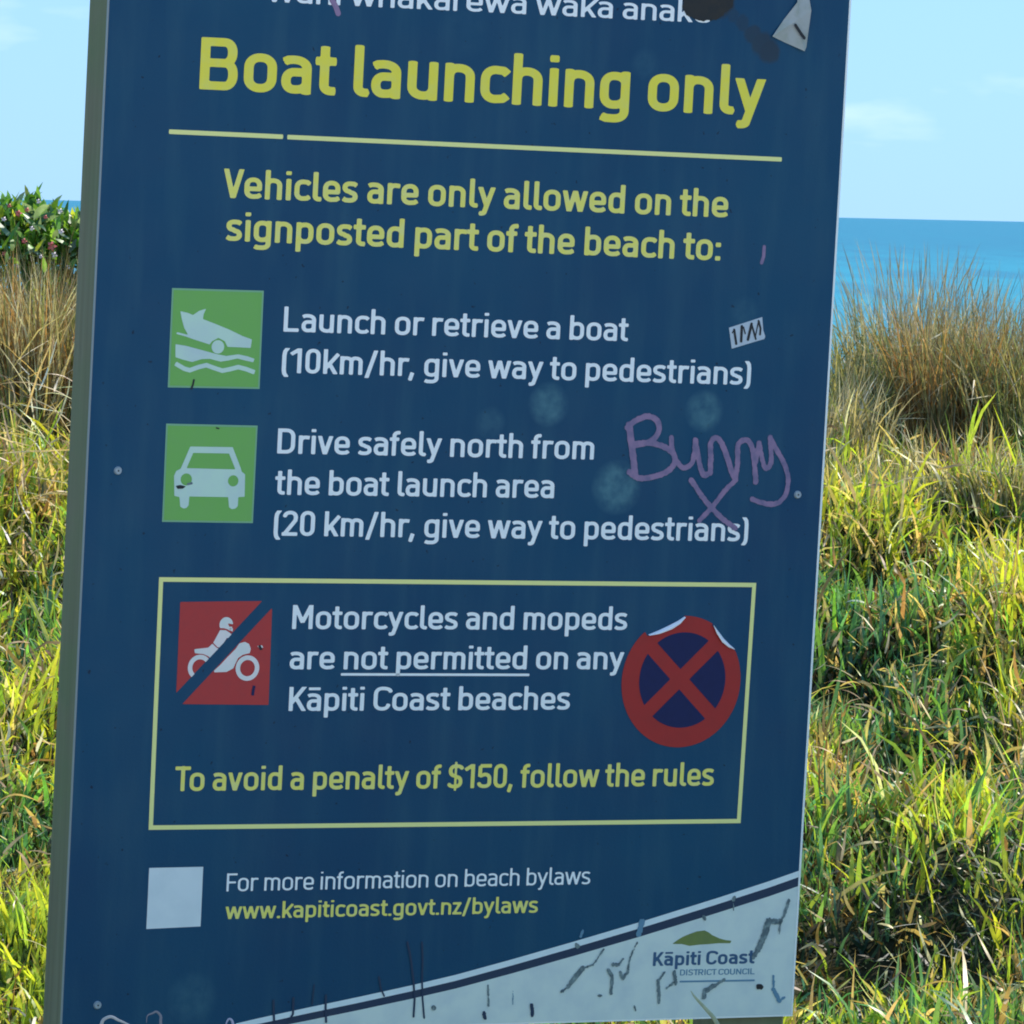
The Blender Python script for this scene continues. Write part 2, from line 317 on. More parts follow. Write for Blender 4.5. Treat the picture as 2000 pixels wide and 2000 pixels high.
# ------------------------------------------------------------------ print materials
def board_mat():
    m = bpy.data.materials.new('navy_print'); m.use_nodes = True; t = m.node_tree; L = t.links; b = t.nodes['Principled BSDF']
    b.inputs['Roughness'].default_value = 0.42; b.inputs['Specular IOR Level'].default_value = 0.2
    tc = N(t, 'ShaderNodeTexCoord'); O = tc.outputs['Object']
    def noise(scale, det=5, sc_=(1, 1, 1)):
        mp = N(t, 'ShaderNodeMapping'); mp.inputs['Scale'].default_value = sc_; L.new(O, mp.inputs[0])
        n = N(t, 'ShaderNodeTexNoise'); n.inputs['Scale'].default_value = scale; n.inputs['Detail'].default_value = det; L.new(mp.outputs[0], n.inputs[0]); return n.outputs[0]
    def ramp(s, a, b_, va=0.0, vb=1.0):
        r = N(t, 'ShaderNodeMapRange'); r.inputs[1].default_value = a; r.inputs[2].default_value = b_; r.inputs[3].default_value = va; r.inputs[4].default_value = vb; L.new(s, r.inputs[0]); return r.outputs[0]
    def mix(fac, c0, c1):
        x = N(t, 'ShaderNodeMix', data_type='RGBA'); L.new(fac, x.inputs[0])
        for i, c in ((6, c0), (7, c1)):
            if isinstance(c, tuple): x.inputs[i].default_value = (*c, 1)
            else: L.new(c, x.inputs[i])
        return x.outputs[2]
    def math_(op, a, b_):
        x = N(t, 'ShaderNodeMath', operation=op)
        for i, c in ((0, a), (1, b_)):
            if isinstance(c, (int, float)): x.inputs[i].default_value = c
            else: L.new(c, x.inputs[i])
        return x.outputs[0]
    col = mix(ramp(noise(3.0), .3, .7), NAVY, NAVY2)
    col = mix(ramp(noise(16, 7, (1.6, 1, .22)), .48, .78, 0, .5), col, FADE)
    # fine specks of dirt
    col = mix(ramp(noise(95, 2), .70, .76, 0, .8), col, (0.006, 0.012, 0.03))
    # round pale scuffs
    for px, py, r, s in ((1071, 790, 46, .58), (1375, 803, 44, .55), (1204, 952, 56, .66), (958, 826, 34, .24), (375, 1950, 55, .20), (1455, 610, 34, .14), (905, 60, 60, .06), (1260, 125, 34, .12)):
        c = art(px, py); rr = np.linalg.norm(art(px, py) - art(px, py + r))
        vd = N(t, 'ShaderNodeVectorMath', operation='DISTANCE'); vd.inputs[1].default_value = (c[0], 0, c[1]); L.new(O, vd.inputs[0])
        k = ramp(vd.outputs['Value'], rr, rr * .55, 0, s)
        k = math_('MULTIPLY', k, ramp(noise(48, 4), .3, .68, .25, 1.15))
        col = mix(k, col, SCUFF)
    # brown scorch near the top right, with a tail
    P = [art(x, y) for x, y in ((1360, 8), (1395, 18), (1440, 36), (1475, 62), (1492, 95), (1510, 102))]
    acc = None
    for (c, R, s) in ((art(1372, 2), 33, .97), (art(1405, 0), 34, .95), (art(1352, 8), 16, .9), (art(1432, 30), 13, .28), (art(1450, 45), 16, .35), (art(1470, 68), 20, .5), (art(1488, 86), 24, .55), (art(1502, 100), 24, .6)):
        rr = R / 1310
        vd = N(t, 'ShaderNodeVectorMath', operation='DISTANCE'); vd.inputs[1].default_value = (c[0], 0, c[1]); L.new(O, vd.inputs[0])
        nd = math_('ADD', vd.outputs['Value'], ramp(noise(60, 4), 0, 1, -.006, .006))
        k = ramp(nd, rr * 1.15, rr * .8, 0, s); acc = k if acc is None else math_('MAXIMUM', acc, k)
    col = mix(acc, col, (0.035, 0.036, 0.034))
    L.new(col, b.inputs['Base Color'])
    L.new(ramp(noise(9), .3, .7, .34, .52), b.inputs['Roughness'])
    bp = N(t, 'ShaderNodeBump'); bp.inputs['Strength'].default_value = .12; bp.inputs['Distance'].default_value = .002; L.new(noise(220, 2), bp.inputs['Height']); L.new(bp.outputs[0], b.inputs['Normal'])
    return m
NAVY = (0.0055, 0.072, 0.138); NAVY2 = (0.0045, 0.056, 0.122); FADE = (0.028, 0.105, 0.155); SCUFF = (0.10, 0.24, 0.27)
M_navy = board_mat()
M_navyflat = mat('navy_ink', (0.007, 0.03, 0.075), .5)
M_yel = mat('yellow_green_ink', (0.90, 0.76, 0.07), .45, .3, .5, 60, (0.80, 0.74, 0.17))
M_yel2 = mat('faded_yellow_green_ink', (0.88, 0.78, 0.15), .45, .3, .8, 70, (0.80, 0.76, 0.28))
M_rule = mat('pale_yellow_line_ink', (0.88, 0.84, 0.30), .45, .3, .3, 90, (0.78, 0.78, 0.34))
M_white = mat('white_ink', (0.93, 0.93, 0.88), .45, .4, .5, 70, (0.76, 0.82, 0.86))
M_green = mat('green_ink', (0.18, 0.45, 0.09), .5, .4, .3, 50, (0.19, 0.42, 0.12))
M_greenedge = mat('pale_green_edge_ink', (0.22, 0.45, 0.25), .5, .4)
M_picto = mat('faded_white_symbol_ink', (0.58, 0.76, 0.60), .5, .3, .9, 24, (0.54, 0.66, 0.62))
M_red = mat('faded_red_ink', (0.50, 0.045, 0.042), .5, .3, .3, 80, (0.38, 0.05, 0.05))
M_cyclewhite = mat('cycle_symbol_ink', (0.86, 0.76, 0.70), .5, .4, .8, 30, (0.66, 0.74, 0.66))
M_stick = mat('sticker_red', (0.42, 0.034, 0.030), .5, .2, .4, 40, (0.32, 0.036, 0.032))
M_sticknavy = mat('sticker_navy', (0.016, 0.022, 0.085), .6, .2, .3, 90, (0.014, 0.016, 0.06))
M_pale = mat('pale_print', (0.70, 0.77, 0.69), .45, .4, .55, 22, (0.50, 0.58, 0.60))
M_curl = mat('curled_sticker_edge', (0.88, 0.86, 0.86), .4)
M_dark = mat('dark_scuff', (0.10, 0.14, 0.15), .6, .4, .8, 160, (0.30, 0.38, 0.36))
M_blk = mat('black_marker', (0.012, 0.013, 0.016), .6)
M_logo = mat('council_blue_ink', (0.03, 0.10, 0.20), .5)
M_logo2 = mat('council_pale_blue_ink', (0.12, 0.26, 0.36), .5)
M_olive = mat('olive_ink', (0.19, 0.24, 0.06), .5, .4, .5, 60, (0.12, 0.17, 0.07))
M_paint = mat('purple_marker', (0.30, 0.19, 0.30), .55, .4, .9, 55, (0.13, 0.12, 0.22))
M_paper = mat('torn_paper', (0.42, 0.43, 0.40), .8, .2, .8, 45, (0.30, 0.33, 0.26), .5)
M_alu = mat('bare_aluminium_edge', (0.27, 0.30, 0.29), .4, .5)
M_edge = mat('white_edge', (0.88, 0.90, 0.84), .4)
M_screw = mat('screw_zinc', (0.36, 0.42, 0.44), .4, .6, .8, 400, (0.2, 0.24, 0.26))

# ------------------------------------------------------------------ sign board and posts
def board():
    zb = -0.7015; zt = 1.02
    o = bm_obj('panel', box_bm(-.601, .601, -.0001, .006, zb, zt, .0012), M_alu, sign)
    # bottom edge runs very slightly off square, as on the board in the place
    f = box_bm(-.5995, .5968, -.0004, -.0001, zb + .0034, zt - .003); bm_obj('blue_film', f, M_navy, sign)
    e1 = box_bm(.5970, .6004, -.0006, -.0001, zb + .0036, zt - .002); bm_obj('edge_strip', e1, M_edge, sign)
    e2 = box_bm(-.5995, .6004, -.0006, -.0001, zb + .0003, zb + .0032); bm_obj('edge_strip', e2, M_edge, sign)  # pale strip along the right and bottom edges only, whiter than the panel
board()
def timber():
    m = bpy.data.materials.new('weathered_timber'); m.use_nodes = True; t = m.node_tree; L = t.links; b = t.nodes['Principled BSDF']
    b.inputs['Roughness'].default_value = .8; tc = N(t, 'ShaderNodeTexCoord')
    mp = N(t, 'ShaderNodeMapping'); mp.inputs['Scale'].default_value = (34, 34, 1.3); L.new(tc.outputs['Object'], mp.inputs[0])
    n = N(t, 'ShaderNodeTexNoise'); n.inputs['Scale'].default_value = 2.2; n.inputs['Detail'].default_value = 7; L.new(mp.outputs[0], n.inputs[0])
    r = N(t, 'ShaderNodeValToRGB'); e = r.color_ramp.elements; e[0].position = .3; e[0].color = (.155, .148, .080, 1); e[1].position = .75; e[1].color = (.215, .208, .120, 1)
    L.new(n.outputs[0], r.inputs[0])
    n2 = N(t, 'ShaderNodeTexNoise'); n2.inputs['Scale'].default_value = 5; n2.inputs['Detail'].default_value = 5; L.new(tc.outputs['Object'], n2.inputs[0])
    r2 = N(t, 'ShaderNodeMapRange'); r2.inputs[1].default_value = .45; r2.inputs[2].default_value = .75; L.new(n2.outputs[0], r2.inputs[0])
    x = N(t, 'ShaderNodeMix', data_type='RGBA'); L.new(r2.outputs[0], x.inputs[0]); L.new(r.outputs[0], x.inputs[6]); x.inputs[7].default_value = (.13, .18, .07, 1)
    L.new(x.outputs[2], b.inputs['Base Color'])
    bp = N(t, 'ShaderNodeBump'); bp.inputs['Strength'].default_value = .4; bp.inputs['Distance'].default_value = .003; L.new(n.outputs[0], bp.inputs['Height']); L.new(bp.outputs[0], b.inputs['Normal'])
    return m
M_timber = timber()
def post(x0, x1):
    bm = box_bm(x0, x1, .0062, .090, -1.35, 1.08, .004)
    return bm_obj('post', bm, M_timber, sign)
post(-.598, -.483); post(.472, .590)
def screw(px, py):
    c = art(px, py); bm = bmesh.new()
    bmesh.ops.create_cone(bm, cap_ends=True, segments=16, radius1=.0062, radius2=.005, depth=.003)
    bmesh.ops.rotate(bm, verts=bm.verts, matrix=Matrix.Rotation(math.pi / 2, 3, 'X'))
    for v in bm.verts: v.co += Vector((c[0], -.0019, c[1]))
    o = bm_obj('screw', bm, M_screw, sign)
    s = flat('socket', [contour(lambda P: np.maximum(abs(P[:, 0] - c[0]), abs(P[:, 1] - c[1])) - .0013, c[0] - .004, c[0] + .004, c[1] - .004, c[1] + .004, .0008)], M_blk, 3.6, o)
for q in ((230, 919), (1557.5, 966), (190, 1963)): screw(*q)

# ------------------------------------------------------------------ lettering
TL = [
 ('Wāhi whakarewa waka anake', (518, 3), (1386, 45), 45, .125, M_white, 1 / 30),
 ('Boat launching only', (388.6, 174), (1493, 226.5), 102, .162, M_yel, 1 / 40),
 ('Vehicles are only allowed on the', (434, 386), (1420.6, 425), 57, .157, M_yel2, 1 / 32),
 ('signposted part of the beach to:', (440.4, 470), (1406, 509), 57, .157, M_yel2, 1 / 32),
 ('Launch or retrieve a boat', (553, 647.5), (1225.3, 666.5), 48.5, .143, M_white, 1 / 32),
 ('(10km/hr, give way to pedestrians)', (549.4, 728), (1465, 752), 48.5, .143, M_white, 1 / 32),
 ('Drive safely north from', (540.7, 885.5), (1159, 897.5), 49, .144, M_white, 1 / 32),
 ('the boat launch area', (536.7, 966), (1081.2, 973), 49, .144, M_white, 1 / 32),
 ('(20 km/hr, give way to pedestrians)', (533.6, 1046), (1459.8, 1057.5), 49, .144, M_white, 1 / 32),
 ('Motorcycles and mopeds', (569.8, 1228.5), (1223.9, 1230.5), 47, .144, M_white, 1 / 32),
 ('are not permitted on any', (564.8, 1307.2), (1218, 1307.2), 47, .144, M_white, 1 / 32),
 ('Kāpiti Coast beaches', (563, 1388.6), (1112, 1386), 47, .144, M_white, 1 / 32),
 ('To avoid a penalty of $150, follow the rules', (341.2, 1545), (1393.1, 1534.5), 48, .148, M_yel2, 1 / 32),
 ('For more information on beach bylaws', (441.6, 1741), (1152, 1726.8), 35, .108, M_white, 1 / 26),
 ('www.kapiticoast.govt.nz/bylaws', (438.9, 1795), (1049.6, 1782.5), 33, .14, M_yel2, 1 / 26)]
for s, pl, pr, cap, wt, m_, cell in TL:
    text_line('text_line', s, pl, pr, cap, wt, m_, .8, sign, cell)
def stroke(name, pts, hw, material, lift, parent, butt=False, cell=.001):
    p = [art(*q) for q in pts]; return flat(name, [shape(lambda P: sd_path(P, p, hw, butt=butt), p, cell, hw + .002)], material, lift, parent)
def quad(name, pts, material, lift, parent=sign):
    p = [art(*q) for q in pts]; return mesh_obj(name, [(a[0], -lift * .001, a[1]) for a in p], [tuple(range(len(p)))], material, parent)
ul = stroke('underline', [(665.8, 1317), (1033.5, 1318)], .0019, M_white, .8, sign, True)
stroke('rule_line', [(329.8, 257), (552, 267)], .0033, M_rule, .8, sign, True)
stroke('rule_line', [(561, 267.6), (1526.1, 311.3)], .0033, M_rule, .8, sign, True)
def border():
    (xa, ya), (xb, yb), (xc, yc), (xd, yd) = [art(*q) for q in ((310.4, 1127.2), (1476.6, 1138.3), (1446, 1607.5), (289.8, 1620.7))]
    O = [(xa, ya), (xb, yb), (xc, yc), (xd, yd)]; cxx = sum(p[0] for p in O) / 4; cyy = sum(p[1] for p in O) / 4; t = .0066
    I = [(x + (t if x < cxx else -t), y + (t if y < cyy else -t)) for x, y in O]
    v = [(x, -.0008, y) for x, y in O + I]
    mesh_obj('border_frame', v, [(i, (i + 1) % 4, 4 + (i + 1) % 4, 4 + i) for i in range(4)], M_rule, sign)
border()

# ------------------------------------------------------------------ pictograms
def tile(corners, material, edge=None, rad=.0):
    t = quad('pictogram_tile', corners, edge or material, .8)
    if edge:
        p = np.array([art(*q) for q in corners]); c = p.mean(0); q = c + (p - c) * (1 - .0026 / .07)
        mesh_obj('green_field', [(a[0], -.0012, a[1]) for a in q], [(0, 1, 2, 3)], material, t)
    return t
g1 = tile([(335.7, 562.4), (514.9, 567.7), (506.5, 759.6), (327.3, 756.5)], M_green, M_greenedge)
def A1(p): return Z(300, 300, .31056, p)
def boat_symbol():
    o = []
    hull = A1([(165, 990), (215, 1002), (245, 1015), (285, 988), (328, 975), (312, 1010), (308, 1040), (380, 1068), (470, 1105), (560, 1148), (616, 1168), (608, 1222), (540, 1218), (462, 1215), (446, 1180), (405, 1158), (365, 1180), (350, 1200), (250, 1168), (200, 1150), (140, 1133), (145, 1122), (215, 1140), (190, 1095), (175, 1040)])
    o.append(shape(lambda P: sd_poly(P, hull), hull))
    c = A1([(402, 1215)])[0]; o.append(contour(lambda P: sd_circ(P, c, .0098), c[0] - .012, c[0] + .012, c[1] - .012, c[1] + .012, .001))
    ramp_ = A1([(135, 1198), (200, 1208), (300, 1235), (400, 1262), (455, 1272), (530, 1262), (590, 1275), (632, 1290), (625, 1312), (570, 1300), (525, 1288), (470, 1300), (420, 1308), (350, 1290), (300, 1292), (240, 1310), (180, 1295), (135, 1280)])
    o.append(shape(lambda P: sd_poly(P, ramp_), ramp_))
    wave = A1([(135, 1320), (190, 1352), (225, 1362), (280, 1342), (330, 1330), (370, 1345), (430, 1365), (480, 1355), (530, 1342), (580, 1355), (632, 1375)])
    o.append(shape(lambda P: sd_path(P, wave, .0033), wave))
    flat('boat_symbol', o, M_picto, 1.6, g1)
boat_symbol()
g2 = tile([(324.2, 827.2), (502.8, 831.2), (493.5, 1021.6), (316.1, 1019.1)], M_green, M_greenedge)
def A2(p): return Z(300, 780, .31056, p)
def car_symbol():
    body = A2([(228, 296), (495, 300), (545, 430), (552, 455), (573, 470), (570, 612), (530, 614), (527, 670), (512, 686), (488, 690), (472, 678), (466, 614), (222, 610), (218, 665), (205, 682), (185, 686), (165, 674), (160, 614), (128, 606), (126, 480), (140, 450), (168, 435)])
    win = A2([(247, 336), (472, 340), (512, 440), (205, 432)])
    a, b = A2([(203, 503)])[0], A2([(498, 512)])[0]
    def fn(P):
        r = sd_poly(P, body); r = np.maximum(r, -sd_poly(P, win)); r = np.maximum(r, -sd_circ(P, a, .0088)); return np.maximum(r, -sd_circ(P, b, .0082))
    flat('car_symbol', [shape(fn, body)], M_picto, 1.6, g2)
    sm = A2([(140, 545), (165, 540), (195, 548), (180, 558), (150, 560)]); flat('chip_mark', [shape(lambda P: sd_poly(P, sm) - .0006, sm, .0006)], M_blk, 2.0, g2)
    sm2 = A2([(205, 528), (240, 518), (243, 532), (212, 540)]); flat('chip_mark', [shape(lambda P: sd_poly(P, sm2), sm2, .0006)], M_dark, 2.0, g2)
    sm3 = A2([(390, 178), (410, 184)]); flat('chip_mark', [shape(lambda P: sd_path(P, sm3, .0010), sm3, .0006)], M_blk, 2.0, g2)
car_symbol()
stroke('chip_mark', [(373, 759), (376, 751), (378, 742)], .0014, M_blk, 2.0, g1, cell=.0006)
def A3(p): return Z(260, 1100, .33126, p)
def cycle_tile():
    sq = A3([(277, 228), (765, 228), (818, 262), (818, 300), (800, 815), (780, 835), (310, 830), (252, 785), (255, 640)])
    sq = A3([(277, 228), (820, 222), (797, 835), (250, 830)])
    c = A3([(535, 530)])[0]
    band = A3([(775, 228), (845, 222), (835, 292), (295, 838), (225, 838), (232, 775)])
    band = A3([(838, 190), (188, 886)])
    def fn(P): return np.maximum(sd_poly(P, sq) + .004 - .004, -(sd_path(P, band, .0094)))
    t = flat('pictogram_tile', [shape(fn, sq)], M_red, .8, sign)
    cut = lambda r, P: np.maximum(r, -sd_path(P, band, .0088))
    sh = []
    def add(fn_, pts, pad=.004): sh.append(shape(lambda P: cut(fn_(P), P), pts, .001, pad))
    B3 = lambda p: Z(330, 1160, .11905, p)
    hc = B3([(935, 500)])[0]; vis = B3([(960, 480), (1060, 500), (1060, 540), (985, 535)]); chin = B3([(820, 560), (900, 560), (960, 580), (1010, 620), (1040, 640), (1000, 700), (800, 620)])
    add(lambda P: np.maximum(np.maximum(sd_circ(P, hc, .0108, .98), -sd_poly(P, vis)), -sd_poly(P, chin)), [hc], .014)
    ch_ = B3([(985, 560), (1045, 560), (1040, 620), (990, 590)]); add(lambda P: sd_poly(P, ch_), ch_)
    tor = B3([(835, 590), (930, 595), (985, 630), (1060, 690), (1030, 750), (945, 720), (900, 790), (840, 880), (790, 870), (722, 800)])
    add(lambda P: sd_poly(P, tor), tor)
    leg = B3([(708, 815), (780, 885), (860, 900), (800, 980), (700, 1080), (640, 1020), (560, 985), (420, 970), (412, 905), (600, 885), (640, 880)])
    add(lambda P: sd_poly(P, leg), leg)
    fair = B3([(730, 1260), (830, 1170), (950, 1040), (1090, 900), (1150, 810), (1240, 785), (1310, 820), (1338, 900), (1320, 970), (1210, 995), (1130, 1050), (1080, 1150), (1050, 1220), (940, 1278), (740, 1285)])
    add(lambda P: sd_poly(P, fair), fair)
    for q in ((500, 1205), (1283, 1215)):
        wc = B3([q])[0]; R = .0188; add(lambda P: np.maximum(sd_circ(P, wc, R, .99), -sd_circ(P, wc, R - .0068, .97)), [wc], .022)
    lamp = B3([(1445, 850), (1520, 840), (1545, 880), (1470, 885)]); add(lambda P: sd_poly(P, lamp), lamp)
    flat('motorcycle_symbol', sh, M_cyclewhite, 1.2, t)
    ch = A3([(735, 488), (748, 480), (762, 510), (745, 512)]); flat('chip_mark', [shape(lambda P: sd_poly(P, ch), ch, .0006)], M_blk, 1.6, t)
    ch2 = A3([(712, 722), (706, 750), (702, 778)]); flat('chip_mark', [shape(lambda P: sd_path(P, ch2, .0022), ch2, .0008)], M_sticknavy, 1.6, t)
cycle_tile()
quad('blank_label', [(291, 1695), (396.5, 1692.8), (391.3, 1809.3), (285.4, 1814.4)], mat('white_label', (0.74, 0.80, 0.78), .5, .4, .4, 30, (0.58, 0.66, 0.66)), .8)

# ------------------------------------------------------------------ round prohibition sticker
def sticker():
    c = art(1330, 1331); R = np.linalg.norm(art(1330, 1331) - art(1330, 1331 + 128))
    def cuts(P):
        a = Z(860, 1100, .38302, [(1055, 372), (1245, 275), (1180, 150), (980, 250)]); b = Z(860, 1100, .38302, [(1383, 315), (1500, 445), (1600, 380), (1450, 230)])
        return np.minimum(sd_poly(P, a), sd_poly(P, b))
    def outer(P): return np.maximum(sd_circ(P, c, R), -cuts(P))
    bd = [c + R, c - R]
    o = flat('round_sticker', [shape(outer, bd, .0013)], M_stick, 1.2, sign)
    c2 = art(1332, 1328); ri = R * .725
    d1 = Z(860, 1100, .38302, [(1050, 400), (1430, 830)]); d2 = Z(860, 1100, .38302, [(1440, 370), (1010, 800)])
    def inner(P):
        r = sd_circ(P, c2, ri); r = np.maximum(r, -sd_path(P, d1, .0112)); return np.maximum(r, -sd_path(P, d2, .0112))
    flat('blue_field', [shape(inner, bd, .0012)], M_sticknavy, 1.6, o)
    # curled-up rim, the white back of the vinyl showing
    for pts in ([(1060, 370), (1110, 350), (1170, 322), (1215, 298), (1245, 278)], [(1385, 318), (1410, 350), (1440, 390), (1470, 420), (1492, 440)]):
        q = Z(860, 1100, .38302, pts); vs = []; n = len(q)
        dirn = (q[-1] - q[0]); dirn /= np.linalg.norm(dirn); nn = np.array([-dirn[1], dirn[0]])
        if nn @ (q[2] - c) > 0: nn = -nn
        for i, p in enumerate(q):
            p = p - nn * .0022; wd = .0066 * math.sin(math.pi * (i + .35) / (n - .3))
            for k in range(5):
                a = k / 4; vs.append((p[0] + nn[0] * wd * a, -.0014 - .004 * math.sin(a * 2.2), p[1] + nn[1] * wd * a))
        mesh_obj('curled_edge', vs, [(i * 5 + k, i * 5 + k + 1, i * 5 + k + 6, i * 5 + k + 5) for i in range(n - 1) for k in range(4)], M_curl, o, True)
sticker()

# ------------------------------------------------------------------ pale lower corner and council logo
SW = [(460, 1999), (505, 1988.5), (600, 1968), (700, 1947), (800, 1925), (889.5, 1903.8), (1000, 1873.5), (1120, 1839), (1252.7, 1799.8), (1400, 1754), (1500, 1721.5), (1563.5, 1700.5)]
def band(d0a, d0b, d1a, d1b):
    u = [(x, y + d0a + (d0b - d0a) * i / 11) for i, (x, y) in enumerate(SW)]; l = [(x, y + d1a + (d1b - d1a) * i / 11) for i, (x, y) in enumerate(SW)]
    return u, l
def strip(name, u, l, m_, lift, par=sign):
    v = []; f = []
    for a, b in zip(u, l):
        for q in (a, b):
            p = art(*q); v.append((min(p[0], .5966), -lift * .001, max(p[1], -.6983)))
    f = [(2 * i, 2 * i + 1, 2 * i + 3, 2 * i + 2) for i in range(len(u) - 1)]
    return mesh_obj(name, v, f, m_, par)
u, l = band(0, 0, 11, 12.5); strip('white_stripe', u, l, mat('stripe_ink', (.76, .84, .82), .45, .4, .4, 40, (.6, .7, .72)), .8)
u, l = band(11.1, 12.6, 24, 30); strip('dark_stripe', u, l, M_navyflat, .8)
u, l = band(24.1, 30.1, 24, 30); l = [(x - 12, 2020) for x, y in l]; l[-1] = (1545.5, 2020)
strip('pale_corner', u, [(a[0] - (2020 - a[1]) * .0590, 2020) for a in u], M_pale, .8)
def A4(p): return Z(880, 1660, .37267, p)
hill = A4([(1160, 492), (1190, 470), (1215, 455), (1250, 440), (1290, 426), (1330, 421), (1352, 432), (1370, 446), (1410, 464), (1440, 472), (1470, 475), (1465, 488), (1400, 488), (1350, 493), (1300, 496), (1250, 502), (1210, 492)])
flat('hill_emblem', [shape(lambda P: sd_poly(P, hill), hill, .0009)], M_olive, 1.2, sign)
text_line('council_name', 'Kāpiti Coast', (1274.3, 1886.6), (1472, 1881.5), 27, .17, M_logo, 1.2, sign, 1 / 24)
text_line('council_subtitle', 'DISTRICT COUNCIL', (1327, 1905), (1473, 1902.5), 11.5, .15, M_logo2, 1.2, sign, 1 / 16)
stroke('council_underline', [(1327, 1917), (1473, 1914.5)], .0014, M_logo2, 1.2, sign, True, .0007)
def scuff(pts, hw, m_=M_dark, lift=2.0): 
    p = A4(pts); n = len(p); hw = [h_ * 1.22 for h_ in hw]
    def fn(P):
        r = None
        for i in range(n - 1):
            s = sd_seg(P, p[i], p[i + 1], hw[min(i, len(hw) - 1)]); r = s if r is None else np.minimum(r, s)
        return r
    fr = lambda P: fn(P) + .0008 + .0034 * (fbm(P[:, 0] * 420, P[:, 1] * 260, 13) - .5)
    flat('board_mark', [shape(fr, p, .0008, max(hw) + .003)], m_, lift, sign)
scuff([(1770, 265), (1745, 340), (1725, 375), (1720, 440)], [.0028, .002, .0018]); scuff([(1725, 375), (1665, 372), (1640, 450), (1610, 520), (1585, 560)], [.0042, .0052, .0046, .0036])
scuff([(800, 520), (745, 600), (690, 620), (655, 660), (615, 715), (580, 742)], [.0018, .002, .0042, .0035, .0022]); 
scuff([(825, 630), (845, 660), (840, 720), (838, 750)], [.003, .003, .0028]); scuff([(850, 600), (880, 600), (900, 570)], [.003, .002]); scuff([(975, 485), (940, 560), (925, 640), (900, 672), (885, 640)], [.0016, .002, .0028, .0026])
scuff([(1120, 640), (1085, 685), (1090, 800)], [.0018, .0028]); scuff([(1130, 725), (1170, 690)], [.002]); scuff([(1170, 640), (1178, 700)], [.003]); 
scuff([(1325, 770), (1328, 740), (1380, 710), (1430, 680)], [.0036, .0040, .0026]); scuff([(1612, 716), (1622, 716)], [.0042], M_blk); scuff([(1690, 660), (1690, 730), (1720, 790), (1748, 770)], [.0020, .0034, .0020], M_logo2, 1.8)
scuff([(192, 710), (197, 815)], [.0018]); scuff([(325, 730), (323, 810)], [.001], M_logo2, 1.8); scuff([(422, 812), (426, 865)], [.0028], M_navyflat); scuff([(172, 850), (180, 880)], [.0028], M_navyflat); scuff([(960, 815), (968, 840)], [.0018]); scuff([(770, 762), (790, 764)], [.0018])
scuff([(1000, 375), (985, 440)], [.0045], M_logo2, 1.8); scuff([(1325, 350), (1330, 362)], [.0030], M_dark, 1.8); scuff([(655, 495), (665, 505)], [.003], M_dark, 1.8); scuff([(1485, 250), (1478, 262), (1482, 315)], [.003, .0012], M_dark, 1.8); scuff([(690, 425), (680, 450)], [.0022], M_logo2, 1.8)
def A5(p): return [(400 + x * .2588, 1840 + y * .2588) for x, y in p]
for pts, hw in (([(1525, 0), (1550, 120), (1572, 300), (1580, 430), (1572, 560)], .0016), ([(1635, 0), (1640, 120), (1636, 300), (1640, 430), (1652, 570)], .0014), ([(910, 400), (908, 500), (912, 600)], .0017), ([(515, 440), (516, 520), (520, 600)], .0017), ([(665, 420), (662, 540), (635, 590)], .0017), ([(822, 320), (806, 470)], .001), ([(1310, 260), (1325, 350), (1350, 405)], .0013)):
    stroke('board_mark', A5(pts), hw, M_navyflat, 2.0, sign, cell=.0008)  # thin dark strokes near the bottom of the board, laid flat on the print
stroke('screw_hole', [(400 + 1722 * .2588, 1840 + 492 * .2588), (400 + 1726 * .2588, 1840 + 497 * .2588)], .0036, M_dark, 2.0, sign, cell=.0008)

# ------------------------------------------------------------------ marker scrawl, small label, torn paper
def A6(p): return [(900 + x * .36232, 700 + y * .36232) for x, y in p]
SCR = (
    ([(895, 372), (940, 335), (1000, 312), (1050, 330), (1068, 372), (1050, 420), (1000, 455), (925, 468)], .0052), ([(905, 360), (918, 460), (930, 560), (938, 632)], .0064),
    ([(935, 462), (1010, 455), (1090, 475), (1145, 515), (1150, 565), (1110, 610), (1040, 636), (960, 645), (905, 612)], .0052),
    ([(1133, 428), (1140, 500), (1165, 560), (1205, 590), (1245, 560), (1258, 500), (1262, 440)], .0048), ([(1262, 440), (1275, 520), (1302, 622), (1340, 618)], .0050),
    ([(1342, 615), (1345, 540), (1345, 460), (1370, 428), (1400, 450), (1430, 520), (1455, 600), (1478, 655)], .0052), ([(1478, 655), (1490, 560), (1492, 470), (1525, 440), (1560, 460), (1578, 540), (1588, 665)], .0050),
    ([(1588, 560), (1605, 455)], .0046), ([(1605, 455), (1620, 530), (1640, 590), (1670, 560), (1665, 425)], .0046), ([(1665, 425), (1710, 510), (1750, 590), (1762, 670), (1745, 740), (1700, 782), (1640, 782), (1568, 758)], .0046),
    ([(1240, 655), (1300, 745), (1350, 805), (1410, 865), (1478, 915)], .0048), ([(1480, 655), (1420, 715), (1350, 805), (1285, 872)], .0046))
def smoothed(p, n=5):
    p = [np.array(q, float) for q in p]; o = []
    for i in range(len(p) - 1):
        a, b, c, d = p[max(i - 1, 0)], p[i], p[i + 1], p[min(i + 2, len(p) - 1)]
        for k in range(n):
            t = k / n; o.append(.5 * (2 * b + (c - a) * t + (2 * a - 5 * b + 4 * c - d) * t * t + (3 * b - a - 3 * c + d) * t ** 3))
    return o + [p[-1]]
